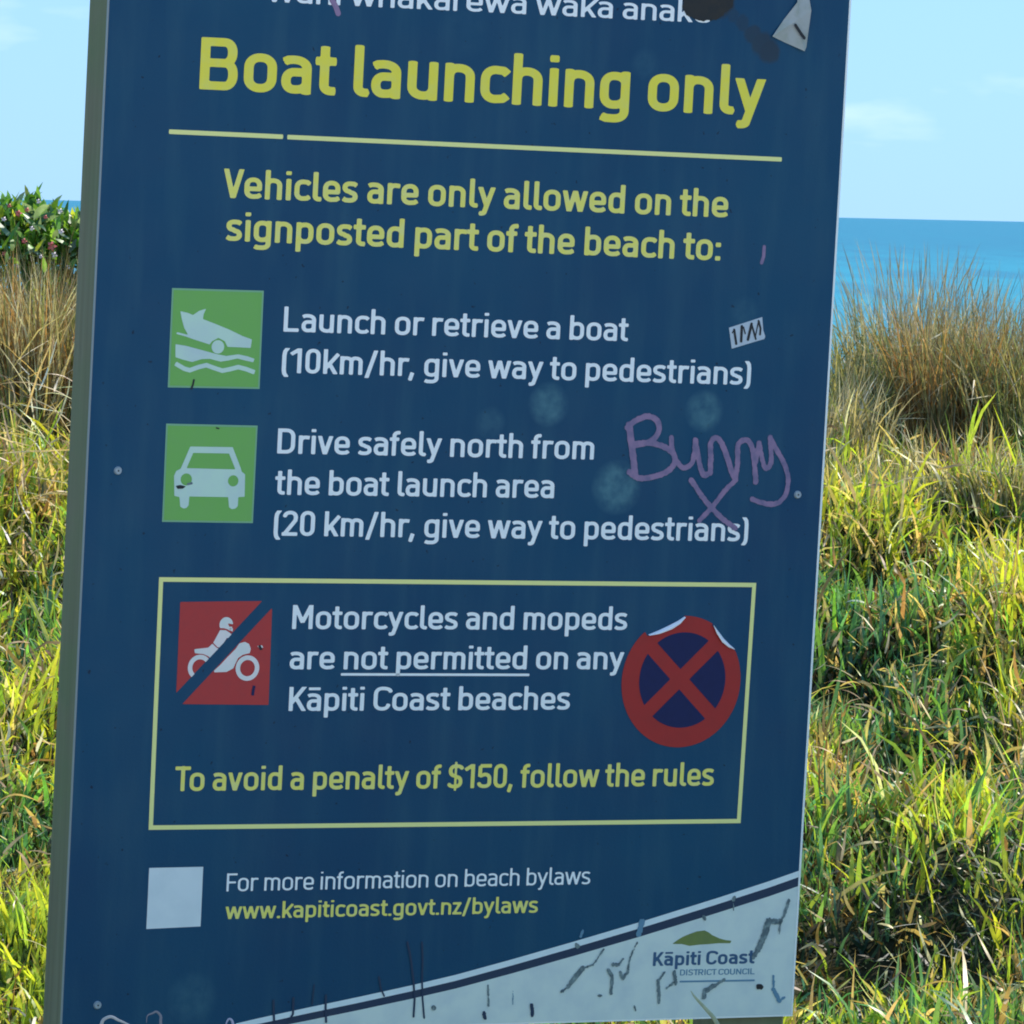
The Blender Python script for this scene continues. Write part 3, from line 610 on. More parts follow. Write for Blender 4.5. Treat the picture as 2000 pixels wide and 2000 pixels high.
def scrawl():
    L = [([art(*q) for q in smoothed(A6(pts))], hw) for pts, hw in SCR]; allp = np.array([q for l, _ in L for q in l])
    def fn(P):
        r = None
        for l, hw in L:
            s_ = sd_path(P, l, hw * .86, butt=False); r = s_ if r is None else np.minimum(r, s_)
        return r + .0022 * (fbm(P[:, 0] * 260, P[:, 1] * 260, 77) - .5)
    flat('marker_scrawl', [shape(fn, allp, .0014, .01)], M_paint, 1.4, sign)
scrawl()
stroke('marker_scrawl', [(648, 0), (655, 12), (660, 26)], .0042, M_paint, 1.0, sign)
stroke('pale_smear', [(1492, 482), (1491, 500), (1487, 513)], .0028, M_paint, 1.0, sign)
lab = quad('small_label', [(1423, 640), (1488, 619), (1490, 645), (1494, 657), (1492, 662), (1478, 666), (1428.5, 681)], mat('small_label_white', (.52, .58, .62), .5, .4, .4, 90, (.4, .45, .5)), 1.2)
def A7(p): return [(1380 + x * .08282, 600 + y * .08282) for x, y in p]
for pts, hw in (([(640, 530), (690, 860)], .0030), ([(640, 530), (600, 600)], .0016), ([(820, 450), (805, 800)], .0034), ([(860, 470), (900, 620)], .0018), ([(1050, 390), (965, 760)], .0034), ([(1050, 400), (1150, 750)], .0024), ([(1215, 320), (1140, 700)], .0016), ([(1215, 320), (1262, 500), (1250, 640)], .0026)):
    stroke('marker_line', A7(pts), hw * .62, M_blk, 1.6 + hw * 60, lab, cell=.0006)
sb = np.array([art(*q) for q in ((1333, 14), (1340, 30), (1352, 38), (1375, 42), (1398, 38), (1412, 28), (1428, 14), (1440, -20), (1330, -20))])
flat('scorch_mark', [shape(lambda P: sd_poly(P, sb) + .006 * (fbm(P[:, 0] * 120, P[:, 1] * 120, 19) - .5), sb, .0012)], mat('scorched_film', (0.032, 0.034, 0.034), .7, .2, .6, 60, (0.055, 0.045, 0.035)), 1.4, sign)
def paper():
    o = [(1558, -30), (1558, 0), (1530, 38), (1506, 71), (1530, 82), (1569, 100), (1574, 92), (1582, 20), (1575, -30)]
    q = [art(*p) for p in o]; c = art(1552, 40); v = [(c[0], -.006, c[1])]
    for i, p in enumerate(q): v.append((p[0], -.0015 - .003 * (i % 2), p[1]))
    r = []
    mesh_obj('torn_paper', v, [(0, 1 + i, 1 + (i + 1) % len(q)) for i in range(len(q))], M_paper, sign)
    stroke('tear', [(1549, 49), (1560, 66), (1566, 74)], .0024, M_blk, 8.0, sign, cell=.0007)
paper()

# ------------------------------------------------------------------ terrain
HOLLOWS = ((.74, 9.9, .15, .26), (.60, 9.75, .10, .2), (.73, 11.8, .12, .25), (.95, 11.2, .14, .3), (.80, 11.0, .12, .2), (-1.12, 12.1, .12, .28), (-.84, 9.0, .10, .2), (1.05, 9.3, .12, .18))
MOUNDS = ((1.02, 13.1, .35, .5), (.70, 9.15, .14, .2), (1.05, 10.1, .10, .16), (.72, 12.7, .2, .3), (-1.1, 11.2, .2, .4), (-.85, 10.0, .15, .3))
def bumps(L, x, y):
    s = 0
    for cx_, cy_, rx, ry in L: s = s + np.exp(-((x - cx_) / rx) ** 2 - ((y - cy_) / ry) ** 2)
    return np.clip(s, 0, 1)
def zg(x, y):
    x = np.asarray(x, float); y = np.asarray(y, float)
    Y = [-60, 0, 6, 8, 9, 11, 13.5, 14.6, 16, 20, 28, 60, 95, 400]; H = [0.3, 0, 0, .07, .10, .40, .90, .99, .92, .5, -.6, -2.5, -3.4, -9]
    base = np.interp(y, Y, H)
    base = (base + np.interp(y - .5, Y, H) + np.interp(y + .5, Y, H)) / 3
    a = np.clip((y - 5) / 4, .15, 1)
    base = base + a * ((fbm(x * .8, y * .8, 3) - .5) * .14 + (fbm(x * 3.4, y * 2.8, 9) - .5) * .19 - .11 * bumps(HOLLOWS, x, y) + .03 * bumps(MOUNDS, x, y))
    far = np.clip(np.abs(x) / 40 - .5, 0, 3); return base + far * (fbm(x * .05, y * .05, 5) - .5) * 1.5 * (y < 28)
def axis(core0, core1, step, far0, far1):
    a = list(np.arange(core0, core1, step)); s = step; x = core1
    while x < far1: a.append(x); s *= 1.25; x += s
    a.append(far1); s = step; x = core0; b = []
    while x > far0: s *= 1.25; x -= s; b.append(max(x, far0))
    return np.array(b[::-1] + a)
gx = axis(-3, 3.5, .05, -3000, 3000); gy = axis(6, 16, .05, -3000, 400)
XX, YY = np.meshgrid(gx, gy); ZZ = zg(XX, YY)
nx = len(gx); ny = len(gy); vs = np.stack([XX, YY, ZZ], -1).reshape(-1, 3)
fs = [(i * nx + j, i * nx + j + 1, (i + 1) * nx + j + 1, (i + 1) * nx + j) for i in range(ny - 1) for j in range(nx - 1)]
def ground_mat():
    m = bpy.data.materials.new('dune_ground'); m.use_nodes = True; t = m.node_tree; L = t.links; b = t.nodes['Principled BSDF']; b.inputs['Roughness'].default_value = 1; b.inputs['Specular IOR Level'].default_value = .1
    g = N(t, 'ShaderNodeNewGeometry'); n = N(t, 'ShaderNodeTexNoise'); n.inputs['Scale'].default_value = 9; n.inputs['Detail'].default_value = 8; L.new(g.outputs['Position'], n.inputs[0])
    r = N(t, 'ShaderNodeValToRGB'); e = r.color_ramp.elements; e[0].position = .35; e[0].color = (.016, .018, .008, 1); e[1].position = .7; e[1].color = (.05, .045, .02, 1); L.new(n.outputs[0], r.inputs[0])
    s = N(t, 'ShaderNodeSeparateXYZ'); L.new(g.outputs['Position'], s.inputs[0])
    mr = N(t, 'ShaderNodeMapRange'); mr.inputs[1].default_value = 24; mr.inputs[2].default_value = 34; L.new(s.outputs[1], mr.inputs[0])
    x = N(t, 'ShaderNodeMix', data_type='RGBA'); L.new(mr.outputs[0], x.inputs[0]); L.new(r.outputs[0], x.inputs[6]); x.inputs[7].default_value = (.30, .25, .18, 1)
    # unseen near ground, made up as pale sand to bounce light onto the sign
    mr2 = N(t, 'ShaderNodeMapRange'); mr2.inputs[1].default_value = 6.2; mr2.inputs[2].default_value = 5.6; L.new(s.outputs[1], mr2.inputs[0])
    x2 = N(t, 'ShaderNodeMix', data_type='RGBA'); L.new(mr2.outputs[0], x2.inputs[0]); L.new(x.outputs[2], x2.inputs[6]); x2.inputs[7].default_value = (.50, .46, .39, 1)
    L.new(x2.outputs[2], b.inputs['Base Color'])
    return m
tag(mesh_obj('ground', vs, fs, ground_mat(), None, True), kind='structure')
def sea_mat():
    m = bpy.data.materials.new('sea_water'); m.use_nodes = True; t = m.node_tree; L = t.links; b = t.nodes['Principled BSDF']
    b.inputs['Roughness'].default_value = .35; b.inputs['IOR'].default_value = 1.33; b.inputs['Specular IOR Level'].default_value = .22
    g = N(t, 'ShaderNodeNewGeometry'); s = N(t, 'ShaderNodeSeparateXYZ'); L.new(g.outputs['Position'], s.inputs[0])
    mr = N(t, 'ShaderNodeMapRange'); mr.inputs[1].default_value = 100; mr.inputs[2].default_value = 900; L.new(s.outputs[1], mr.inputs[0])
    mp = N(t, 'ShaderNodeMapping'); mp.inputs['Scale'].default_value = (.20, .014, 1); L.new(g.outputs['Position'], mp.inputs[0])
    n = N(t, 'ShaderNodeTexNoise'); n.inputs['Scale'].default_value = 1.0; n.inputs['Detail'].default_value = 9; n.inputs['Roughness'].default_value = .65; L.new(mp.outputs[0], n.inputs[0])
    x = N(t, 'ShaderNodeMix', data_type='RGBA'); L.new(mr.outputs[0], x.inputs[0]); x.inputs[6].default_value = (.008, .26, .33, 1); x.inputs[7].default_value = (.001, .165, .235, 1)
    y = N(t, 'ShaderNodeMix', data_type='RGBA'); r = N(t, 'ShaderNodeMapRange'); r.inputs[1].default_value = .42; r.inputs[2].default_value = .62; r.inputs[4].default_value = .5; L.new(n.outputs[0], r.inputs[0])
    L.new(r.outputs[0], y.inputs[0]); L.new(x.outputs[2], y.inputs[6]); y.inputs[7].default_value = (.001, .10, .18, 1); L.new(y.outputs[2], b.inputs['Base Color'])
    mp2 = N(t, 'ShaderNodeMapping'); mp2.inputs['Scale'].default_value = (.25, .9, 1); L.new(g.outputs['Position'], mp2.inputs[0])
    n2 = N(t, 'ShaderNodeTexNoise'); n2.inputs['Scale'].default_value = 1; n2.inputs['Detail'].default_value = 6; L.new(mp2.outputs[0], n2.inputs[0])
    bp = N(t, 'ShaderNodeBump'); bp.inputs['Distance'].default_value = .5; bp.inputs['Strength'].default_value = .9; L.new(n2.outputs[0], bp.inputs['Height']); L.new(bp.outputs[0], b.inputs['Normal'])
    return m
sx = [-60000, -3000, 0, 3000, 60000]; sy = [70, 400, 3000, 60000]
tag(mesh_obj('sea', [(x, y, -3.1) for y in sy for x in sx], [(j * 5 + i, j * 5 + i + 1, j * 5 + i + 6, j * 5 + i + 5) for j in range(3) for i in range(4)], sea_mat()), kind='structure')

# ------------------------------------------------------------------ blades
def leaf_mat(name, trans=.45, rough=.45, spec=.45):
    m = bpy.data.materials.new(name); m.use_nodes = True; t = m.node_tree; L = t.links; t.nodes.clear()
    o = N(t, 'ShaderNodeOutputMaterial'); a = N(t, 'ShaderNodeAttribute', attribute_name='tint')
    b = N(t, 'ShaderNodeBsdfPrincipled'); b.inputs['Roughness'].default_value = rough; b.inputs['Specular IOR Level'].default_value = spec
    g = N(t, 'ShaderNodeNewGeometry'); n = N(t, 'ShaderNodeTexNoise'); n.inputs['Scale'].default_value = 60; n.inputs['Detail'].default_value = 3; L.new(g.outputs['Position'], n.inputs[0])
    mr = N(t, 'ShaderNodeMapRange'); mr.inputs[1].default_value = .3; mr.inputs[2].default_value = .7; mr.inputs[3].default_value = .75; mr.inputs[4].default_value = 1.25; L.new(n.outputs[0], mr.inputs[0])
    x = N(t, 'ShaderNodeVectorMath', operation='SCALE'); L.new(a.outputs['Color'], x.inputs[0]); L.new(mr.outputs[0], x.inputs['Scale'])
    L.new(x.outputs[0], b.inputs['Base Color'])
    tr = N(t, 'ShaderNodeBsdfTranslucent'); y = N(t, 'ShaderNodeVectorMath', operation='MULTIPLY'); L.new(x.outputs[0], y.inputs[0]); y.inputs[1].default_value = (1.25, 1.15, .6); L.new(y.outputs[0], tr.inputs[0])
    mx = N(t, 'ShaderNodeMixShader'); mx.inputs[0].default_value = trans; L.new(b.outputs[0], mx.inputs[1]); L.new(tr.outputs[0], mx.inputs[2]); L.new(mx.outputs[0], o.inputs[0])
    return m
M_grass = leaf_mat('grass_blade', .5, .38, .5); M_dry = leaf_mat('dry_blade', .35, .5, .5)
def blades(name, pos, az, lean, curl, length, width, tint, mat_, parent=None, seg=5, twist=None, wprof=None, kink=None):
    """one mesh of tapered blades; all arguments are arrays per blade"""
    n = len(pos); t = np.linspace(0, 1, seg + 1)
    ang = lean[:, None] + curl[:, None] * t[None, :] ** 1.3
    if kink is not None: ang = ang + kink[:, None] * (t[None, :] > .5)
    dl = length[:, None] / seg
    dx = np.sin(ang[:, :-1]) * dl; dz = np.cos(ang[:, :-1]) * dl
    r = np.concatenate([np.zeros((n, 1)), np.cumsum(dx, 1)], 1); z = np.concatenate([np.zeros((n, 1)), np.cumsum(dz, 1)], 1)
    sway = (rng.normal(0, .10, n) * length)[:, None] * t[None, :] ** 2
    ca, sa = np.cos(az)[:, None], np.sin(az)[:, None]
    Cx = pos[:, 0:1] + r * ca - sway * sa; Cy = pos[:, 1:2] + r * sa + sway * ca; Cz = pos[:, 2:3] + z
    tw = (twist if twist is not None else rng.normal(0, .5, n))[:, None] + rng.normal(0, .8, n)[:, None] * t[None, :]
    wx = -sa * np.cos(tw) + ca * np.sin(tw) * np.cos(ang); wy = ca * np.cos(tw) + sa * np.sin(tw) * np.cos(ang); wz = -np.sin(tw) * np.sin(ang)
    if wprof is None: wprof = np.clip(np.minimum(.55 + 1.8 * t, 1.0) * (1 - t ** 3), 0, 1)
    W = width[:, None] * .5 * wprof[None, :]
    A = np.stack([Cx - wx * W, Cy - wy * W, Cz - wz * W], -1); B = np.stack([Cx + wx * W, Cy + wy * W, Cz + wz * W], -1)
    tip = np.stack([Cx[:, -1], Cy[:, -1], Cz[:, -1]], -1)
    V = np.empty((n, 2 * seg + 1, 3)); V[:, 0:2 * seg:2] = A[:, :seg]; V[:, 1:2 * seg:2] = B[:, :seg]; V[:, 2 * seg] = tip
    k = 2 * seg + 1; base = (np.arange(n) * k)[:, None]
    q = []
    for s in range(seg - 1): q += [2 * s, 2 * s + 1, 2 * s + 3, 2 * s + 2]
    q += [2 * seg - 2, 2 * seg - 1, 2 * seg]
    loops = (base + np.array(q)[None, :]).reshape(-1)
    tot = np.tile(np.array([4] * (seg - 1) + [3]), n); st = np.concatenate([[0], np.cumsum(tot)[:-1]])
    me = bpy.data.meshes.new(name); me.vertices.add(n * k); me.vertices.foreach_set('co', V.reshape(-1).astype(np.float32))
    me.loops.add(len(loops)); me.loops.foreach_set('vertex_index', loops.astype(np.int32))
    me.polygons.add(len(tot)); me.polygons.foreach_set('loop_start', st.astype(np.int32)); me.polygons.foreach_set('loop_total', tot.astype(np.int32))
    me.update(); me.validate()
    c = me.color_attributes.new('tint', 'FLOAT_COLOR', 'POINT')
    col = np.ones((n, k, 4)); col[:, :, :3] = tint[:, None, :]
    c.data.foreach_set('color', col.reshape(-1).astype(np.float32))
    me.polygons.foreach_set('use_smooth', np.ones(len(tot), bool)); me.materials.append(mat_)
    o = bpy.data.objects.new(name, me); C.objects.link(o)
    if parent: o.parent = parent
    return o
PAL = np.array([(.50, .56, .06), (.34, .50, .07), (.18, .38, .09), (.11, .27, .14), (.60, .47, .22), (.32, .21, .09), (.70, .63, .46)])
def pick(n, wts):
    """wts (n,7) weights -> colours with variation"""
    wts = wts / wts.sum(1, keepdims=True); c = np.cumsum(wts, 1); u = rng.random(n)[:, None]; i = np.minimum((u > c).sum(1), 6)
    col = PAL[i] * (1 + rng.normal(0, .18, (n, 1))) * (1 + rng.normal(0, .08, (n, 3))); return np.clip(col, .004, .85), i
def lawn(name, x0, x1, y0, y1, dens, lab, wid=1.0, hgt=1.0, hole=.35):
    n = int((x1 - x0) * (y1 - y0) * dens); x = rng.uniform(x0, x1, n); y = rng.uniform(y0, y1, n)
    # clump the roots a little, and leave hollows
    gap = fbm(x * 2.2, y * 1.6, 21); keep = rng.random(n) < np.clip((gap - .24) * 5, .10, 1) * (1 - .48 * bumps(HOLLOWS, x, y)); x, y = x[keep], y[keep]; n = len(x)
    k = .5 * (rng.random(n) ** 2); cx_ = np.round(x / .07) * .07; cy_ = np.round(y / .07) * .07
    x = x + (cx_ + (vnoise(cx_ * 50, cy_ * 50, 4) - .5) * .08 - x) * k; y = y + (cy_ + (vnoise(cx_ * 50, cy_ * 50, 5) - .5) * .08 - y) * k
    p1 = fbm(x * 2.2, y * 1.7, 31); p2 = fbm(x * 2.6 + 9, y * 2.2, 41); p3 = fbm(x * 3.1, y * 2.6 + 5, 51)
    hm = np.clip((fbm(x * 3.4, y * 2.8, 9) - .5) * 5, -1, 1)          # taller, fresher growth on the hummocks
    p1 = p1 + .05 * hm - .17 * bumps(HOLLOWS, x, y) + .14 * bumps(MOUNDS, x, y)  # hollows get darker blade tints, their shade partly painted in; mounds yellower
    one = np.ones(n)
    wts = np.stack([np.clip((p1 - .40) * 14, .10, 3.2), one * .6, np.clip((.56 - p1) * 12, .10, 2.6), np.clip((.47 - p1) * 18, .03, 2.8), np.clip((p2 - .47) * 14, .10, 2.6), np.clip((p3 - .52) * 14, .06, 1.8), one * .07], 1)
    tint, idx = pick(n, wts)
    dry = (idx >= 4)
    lean = np.abs(rng.normal(.18, .25, n)) + dry * rng.uniform(0, .7, n); curl = np.where(rng.random(n) < .3, rng.normal(1.6, .5, n), rng.normal(.45, .4, n)); curl = np.where(dry, rng.normal(.6, .8, n), curl)
    L = (1 + .3 * hm) * hgt * np.clip(rng.normal(.070, .030, n) + .09 * (rng.random(n) < .04), .03, .26) * (.75 + .5 * p2); Wd = wid * np.clip(rng.normal(.0086, .0028, n), .003, .016)
    pos = np.stack([x, y, zg(x, y) - .005], 1)
    return tag(blades(name, pos, rng.uniform(0, 2 * math.pi, n), lean, curl, L, Wd, tint, M_grass, seg=4), lab, 'grass', None, 'stuff')
lawn('grass', -1.75, 2.05, 8.7, 15.1, 6000, 'dense sunlit yellow green grass mixed with straw on the slope behind the sign')
lawn('grass', -1.9, 2.2, 6.2, 8.6, 1500, 'grass growing in front of and under the sign on the near side')
for nm, a in (('grass', (-6, -1.9, 5.5, 16)), ('grass', (2.2, 6.5, 5.5, 16))): lawn(nm, *a, 520, 'grass on the dune slope to the %s of the sign, farther out' % ('left' if a[0] < 0 else 'right'), 2.0, 1.2)

def undergrowth(x0, x1, y0, y1, dens):
    n = int((x1 - x0) * (y1 - y0) * dens); x = rng.uniform(x0, x1, n); y = rng.uniform(y0, y1, n); p = fbm(x * 1.7, y * 1.7, 61)
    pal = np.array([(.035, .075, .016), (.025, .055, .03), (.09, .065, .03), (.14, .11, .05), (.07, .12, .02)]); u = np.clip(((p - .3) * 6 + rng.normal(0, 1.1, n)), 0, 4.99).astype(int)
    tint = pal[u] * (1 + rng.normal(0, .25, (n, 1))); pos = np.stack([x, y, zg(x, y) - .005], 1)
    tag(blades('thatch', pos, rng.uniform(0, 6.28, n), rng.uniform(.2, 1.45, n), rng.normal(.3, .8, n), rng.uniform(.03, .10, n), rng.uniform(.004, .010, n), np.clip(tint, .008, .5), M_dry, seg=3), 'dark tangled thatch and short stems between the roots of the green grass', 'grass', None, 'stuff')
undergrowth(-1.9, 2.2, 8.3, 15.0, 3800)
# dead pale blades lying across the turf
def straws(n, x0, x1, y0, y1, h0, h1, lab, wr=(.003, .0085), Lr=(.03, .09)):
    x = rng.uniform(x0, x1, n); y = rng.uniform(y0, y1, n)
    pos = np.stack([x, y, zg(x, y) + rng.uniform(h0, h1, n)], 1)
    wts = np.tile(np.array([.0, .0, .0, 0, 1.0, .35, .8 if wr[0] > .0035 else .12]), (n, 1)); tint, _ = pick(n, wts)
    return tag(blades('dead_grass', pos, rng.uniform(0, 6.28, n), rng.uniform(.6, 1.5, n), rng.normal(.3, .7, n), rng.uniform(*Lr, n), rng.uniform(*wr, n), tint, M_dry, kink=rng.normal(0, .5, n) * (rng.random(n) < .25), seg=7), lab, 'dead grass', None, 'stuff')
straws(5600, -1.9, 2.2, 8.6, 15.2, .02, .15, 'scattered bleached dead grass blades lying over the green turf')
straws(1000, -1.5, -.55, 12.8, 14.4, .04, .26, 'thick mat of straw coloured dead grass left of the sign below the bush', (.003, .007), (.08, .26))

# ------------------------------------------------------------------ tall grass tussocks behind
def at(px, y_, dz=0):                          # ground point on the line of sight of an artwork column at depth y_
    d = RM.T @ np.array([(px - 1000) / FPX, (600 - 1000) / FPX, 1]); return d[0] / d[2] * y_
def tussock(px, y_, R, H, n, cols, label, stalks=60, spread=.35, wid=(.0020, .0070)):
    x0 = at(px, y_); z0 = float(zg(x0, y_)); root = bpy.data.objects.new('grass_tussock', None); C.objects.link(root); root.location = (x0, y_, z0)
    tag(root, label, 'grass clump', 'tall grass clumps along the dune crest')
    a = rng.uniform(0, 6.28, n); r = R * np.sqrt(rng.random(n)); pos = np.stack([r * np.cos(a), r * np.sin(a), -.03 + 0 * r], 1)
    pal = np.array(cols); tint = pal[rng.integers(0, len(pal), n)] * (1 + rng.normal(0, .32, (n, 1))); tint = np.clip(tint, .006, .8)
    az = a + rng.normal(0, .9, n); b = blades('blades', pos, az, np.abs(rng.normal(.10, spread * .5, n)), rng.normal(.45, spread, n), H * rng.uniform(.45, 1.05, n), rng.uniform(*wid, n), tint, M_dry, root, 6, kink=rng.normal(0, 1.3, n) * (rng.random(n) < .30))
    b['kind'] = 'stuff'
    if stalks:
        m_ = int(stalks * 1.8); a = rng.uniform(0, 6.28, m_); r = R * .8 * np.sqrt(rng.random(m_)); pos = np.stack([r * np.cos(a), r * np.sin(a), 0 * r], 1)
        tint = np.array([(.32, .27, .19)]) * (1 + rng.normal(0, .2, (m_, 1))); t = np.linspace(0, 1, 8)
        wp = np.where(t < .72, .28, np.where(t < .97, 1.0, 0)); s = blades('seed_stalks', pos, a, np.abs(rng.normal(.04, .06, m_)), rng.normal(.15, .2, m_), H * rng.uniform(.80, 1.14, m_), rng.uniform(.0018, .0034, m_), tint, M_dry, root, 7, None, wp)
        s['kind'] = 'stuff'
    return root
OL = [(.21, .23, .10), (.30, .27, .12), (.13, .17, .07), (.46, .39, .24), (.26, .30, .15)]; RU = [(.38, .20, .08), (.44, .27, .10), (.25, .19, .09), (.22, .24, .10), (.34, .31, .18)]; TN = [(.50, .42, .24), (.36, .31, .16), (.22, .25, .10), (.62, .54, .38)]
GY = [(.30, .31, .20), (.36, .34, .23), (.18, .22, .12), (.50, .44, .32)]
tussock(1625, 14.1, .16, .31, 600, TN, 'low straw coloured grass clump touching the right edge of the sign', 14)
tussock(1710, 14.5, .17, .38, 800, OL, 'olive grass clump second from the sign, below the sea', 40)
tussock(1790, 14.8, .17, .47, 800, GY, 'grey green clump with the most wispy seed stalks against the sea', 70)
tussock(1868, 14.4, .17, .47, 1000, RU, 'rust brown tall grass clump rising highest on the right', 60)
tussock(1945, 14.6, .17, .44, 900, RU + OL, 'brown and olive clump with a dark base near the right picture edge', 50)
tussock(1655, 13.5, .13, .22, 420, TN + OL, 'short straw and olive clump in the transition to the green turf, next to the sign', 0, .5)
tussock(1775, 13.2, .12, .19, 380, OL + GY, 'short grey green clump in front of the tall grass, centre of the right strip', 0, .5)
tussock(1880, 13.6, .14, .24, 450, RU + TN, 'short rusty clump in front of the tall brown grass', 0, .5)
tussock(1985, 13.2, .13, .20, 400, TN + OL, 'short straw clump at the right picture edge in front of the tall grass', 0, .5)
tussock(2030, 14.3, .18, .42, 1000, OL, 'olive grass clump cut off by the right picture edge', 40)
tussock(2150, 14.6, .22, .45, 900, TN, 'straw coloured grass clump on the dune crest farthest to the right of the sign', 30)
tussock(75, 14.25, .24, .60, 1300, [(.30, .22, .10), (.22, .17, .08), (.14, .13, .06)], 'dark brown stems filling in directly below the leaves of the flowering bush', 0, .25)
tussock(150, 13.9, .15, .56, 1100, TN, 'dry brown stalky clump beside the left post under the leafy bush', 0, .25)
tussock(90, 13.8, .16, .57, 1100, TN + [(.36, .20, .08), (.30, .18, .07)], 'tan stalky clump in the middle left under the bush', 0, .25)
tussock(10, 13.9, .16, .56, 1100, TN + [(.36, .20, .08), (.30, .18, .07)], 'reddish straw clump at the left picture edge under the bush', 0, .25)
tussock(-120, 14.0, .25, .45, 900, OL, 'olive grass clump on the dune crest farthest to the left of the sign', 20)
for px_, lb in ((500, 'olive grass clump on the crest behind the left post of the sign'), (900, 'olive grass clump on the crest behind the middle of the sign'), (1350, 'olive grass clump on the crest behind the right post of the sign')):
    tussock(px_, 14.6, .3, .36, 500, OL, lb, 15, .35, (.004, .008))

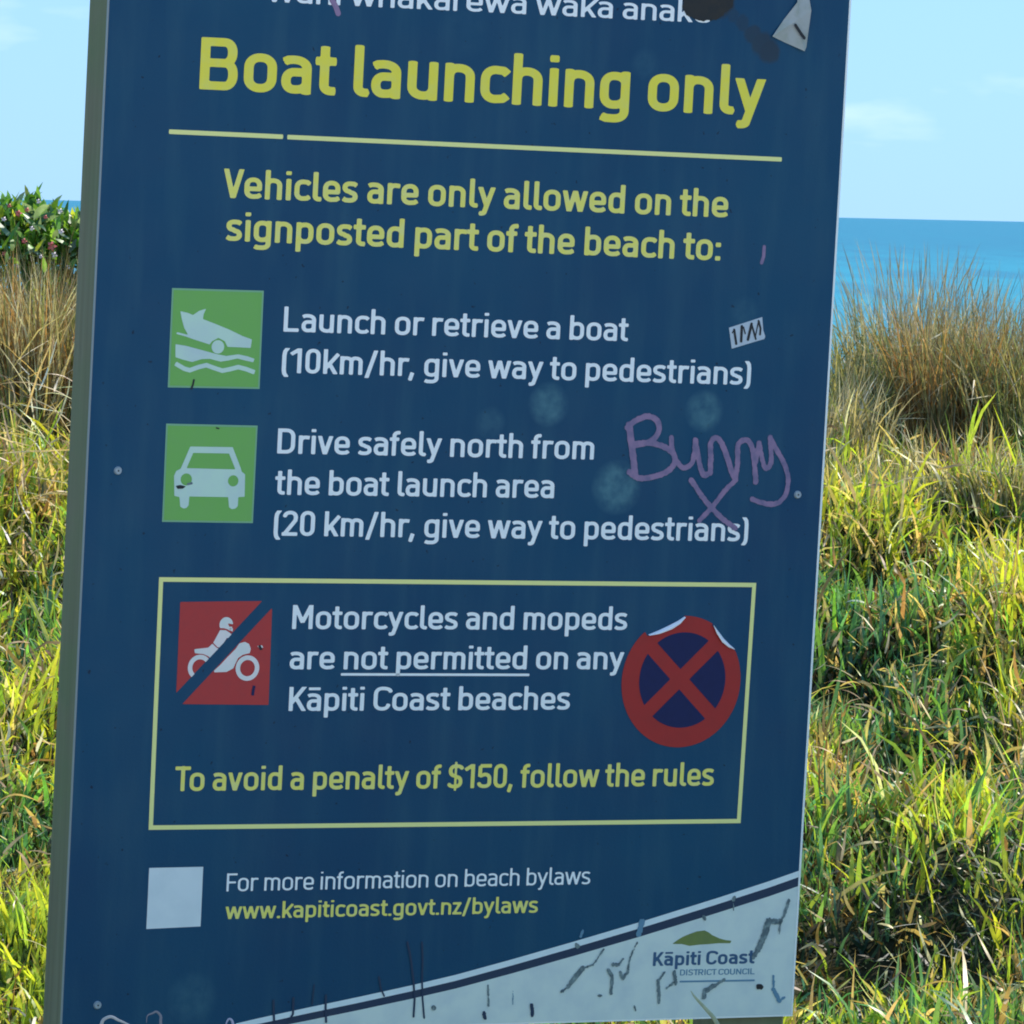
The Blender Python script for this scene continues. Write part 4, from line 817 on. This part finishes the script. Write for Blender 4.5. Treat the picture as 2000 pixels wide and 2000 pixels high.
# ------------------------------------------------------------------ leafy bush with coral flowers, left
def bush():
    y0 = 14.3; x0 = at(60, y0); z0 = float(zg(x0, y0)); root = bpy.data.objects.new('flowering_bush', None); C.objects.link(root); root.location = (x0, y0, z0)
    tag(root, 'low green leafy bush dotted with coral pink flowers on the skyline left of the sign', 'bush')
    # woody stems
    n = 60; a = rng.uniform(0, 6.28, n); pos = np.stack([rng.uniform(-.28, .28, n), rng.uniform(-.15, .15, n), np.zeros(n)], 1)
    st = blades('stems', pos, a, np.abs(rng.normal(.15, .15, n)), rng.normal(.2, .2, n), rng.uniform(.35, .6, n), np.full(n, .006), np.tile(np.array([(.13, .10, .05)]), (n, 1)), M_dry, root, 6); st['kind'] = 'stuff'
    n = 3600; x = rng.uniform(-.34, .34, n); yy = rng.normal(0, .11, n); top = .632 + .05 * (vnoise(x * 9, yy * 0 + 2, 8) - .5) * 2 - .05 * np.clip((x - .12) / .2, 0, 1); z = top - np.abs(rng.normal(0, .10, n)) - yy ** 2 * 2
    pal = np.array([(.10, .24, .03), (.19, .38, .05), (.04, .12, .04), (.36, .42, .05), (.24, .34, .20)]); tint = pal[rng.choice(5, n, p=[.24, .26, .16, .16, .18])] * (1 + rng.normal(0, .2, (n, 1)))
    t = np.linspace(0, 1, 5); wp = np.sin(np.pi * np.clip(t * .92 + .08, 0, 1)) ** .8; wp[-1] = 0
    lv = blades('leaves', np.stack([x, yy, z - .02], 1), rng.uniform(0, 6.28, n), rng.uniform(0, 1.5, n), rng.normal(.5, .5, n), rng.uniform(.03, .075, n), rng.uniform(.010, .021, n), np.clip(tint, .005, .6), M_grass, root, 4, None, wp); lv['kind'] = 'stuff'
    mf = mat('coral_petal', (.62, .13, .12), .6, .3, .5, 90, (.70, .30, .26)); mf2 = mat('pale_petal', (.75, .62, .62), .6, .3)
    def flower(px, py, s, m_):
        x = (px - 60) / FPX * y0; zz = CAMZ - (py - (388 + (px * .0225))) / FPX * y0 - z0
        bm = bmesh.new()
        for k in range(5):
            an = k * 1.257 + rng.uniform(-.2, .2); u = Vector((math.cos(an), 0.25 * math.sin(an * 2), math.sin(an)))
            p = Vector((x, -.22, zz)); sd_ = Vector((-math.sin(an), 0, math.cos(an)))
            pts = [p, p + u * s * .5 + sd_ * s * .3 + Vector((0, -.004, 0)), p + u * s + Vector((0, .003, 0)), p + u * s * .5 - sd_ * s * .3 + Vector((0, -.004, 0))]
            bm.faces.new([bm.verts.new(q) for q in pts])
        bm_obj('flower', bm, m_, root)
    for px, py, s, m_ in ((48, 417, .011, mf), (64, 410, .008, mf), (113, 480, .015, mf), (118, 497, .010, mf2), (86, 394, .008, mf2), (130, 452, .009, mf2), (20, 428, .008, mf2), (46, 519, .010, mf2), (10, 455, .007, mf), (140, 632, .009, mf2), (30, 402, .007, mf), (74, 446, .008, mf2), (100, 424, .007, mf), (128, 412, .008, mf2), (60, 470, .009, mf), (92, 500, .007, mf2), (22, 494, .008, mf), (146, 520, .008, mf2)):
        flower(px, py, s, m_)
bush()

# ------------------------------------------------------------------ single blades that cross the board's lower edge
def blade_px(pts, wpx, y_, col, label, off=.0):
    P = []; m0 = len(pts)
    for (px, py) in smoothed(pts, 4):
        d = RM.T @ np.array([(px - 1000) / FPX, (py - 1000) / FPX, 1]); d = d / d[2]; P.append(np.array([d[0] * y_, y_ + off * len(P), CAMZ - d[1] * y_]))
    vs = []; n = len(P)
    for i, p in enumerate(P):
        w_ = wpx / FPX * y_ * .5 * (1 - (i / (n - 1)) ** 2.5) + .0003
        t_ = P[min(i + 1, n - 1)] - P[max(i - 1, 0)]; s = np.array([-t_[2], .4 * w_, t_[0]]); s = s / (np.linalg.norm(s) + 1e-9)
        vs += [tuple(p - s * w_), tuple(p + np.array([0, -w_ * .6, 0])), tuple(p + s * w_)]
    m_ = mat('blade_near', col, .5, .4, .5, 80, tuple(c * .6 for c in col))
    o = mesh_obj('dry_grass_plant', vs, [f for i in range(n - 1) for f in ((3 * i, 3 * i + 1, 3 * i + 4, 3 * i + 3), (3 * i + 1, 3 * i + 2, 3 * i + 5, 3 * i + 4))], m_, None, True)
    tag(o, label, 'grass')
blade_px([(1440, 2180), (1425, 2060), (1400, 1998), (1378, 1970), (1358, 1948), (1349, 1935)], 9, 7.75, (.42, .45, .28), 'pale dead blade curving over the sign bottom edge under the council logo')
blade_px([(190, 2180), (194, 2030), (199, 1998), (206, 1989), (218, 1986), (232, 1993), (246, 1999), (275, 2015), (300, 2040)], 6, 7.2, (.50, .46, .42), 'bleached curling blade in front of the bottom left corner of the board')
blade_px([(330, 2200), (322, 2040), (314, 2000), (314, 1985), (306, 1976), (298, 1979), (288, 1984), (286, 1998)], 5, 7.3, (.26, .24, .27), 'hooked grey stem second from the bottom left corner of the board')
blade_px([(460, 2200), (458, 2040), (455, 2000), (449, 1990), (443, 1996), (440, 2010)], 5, 7.4, (.48, .46, .58), 'small pale curl in front of the lower edge where the white stripe starts')
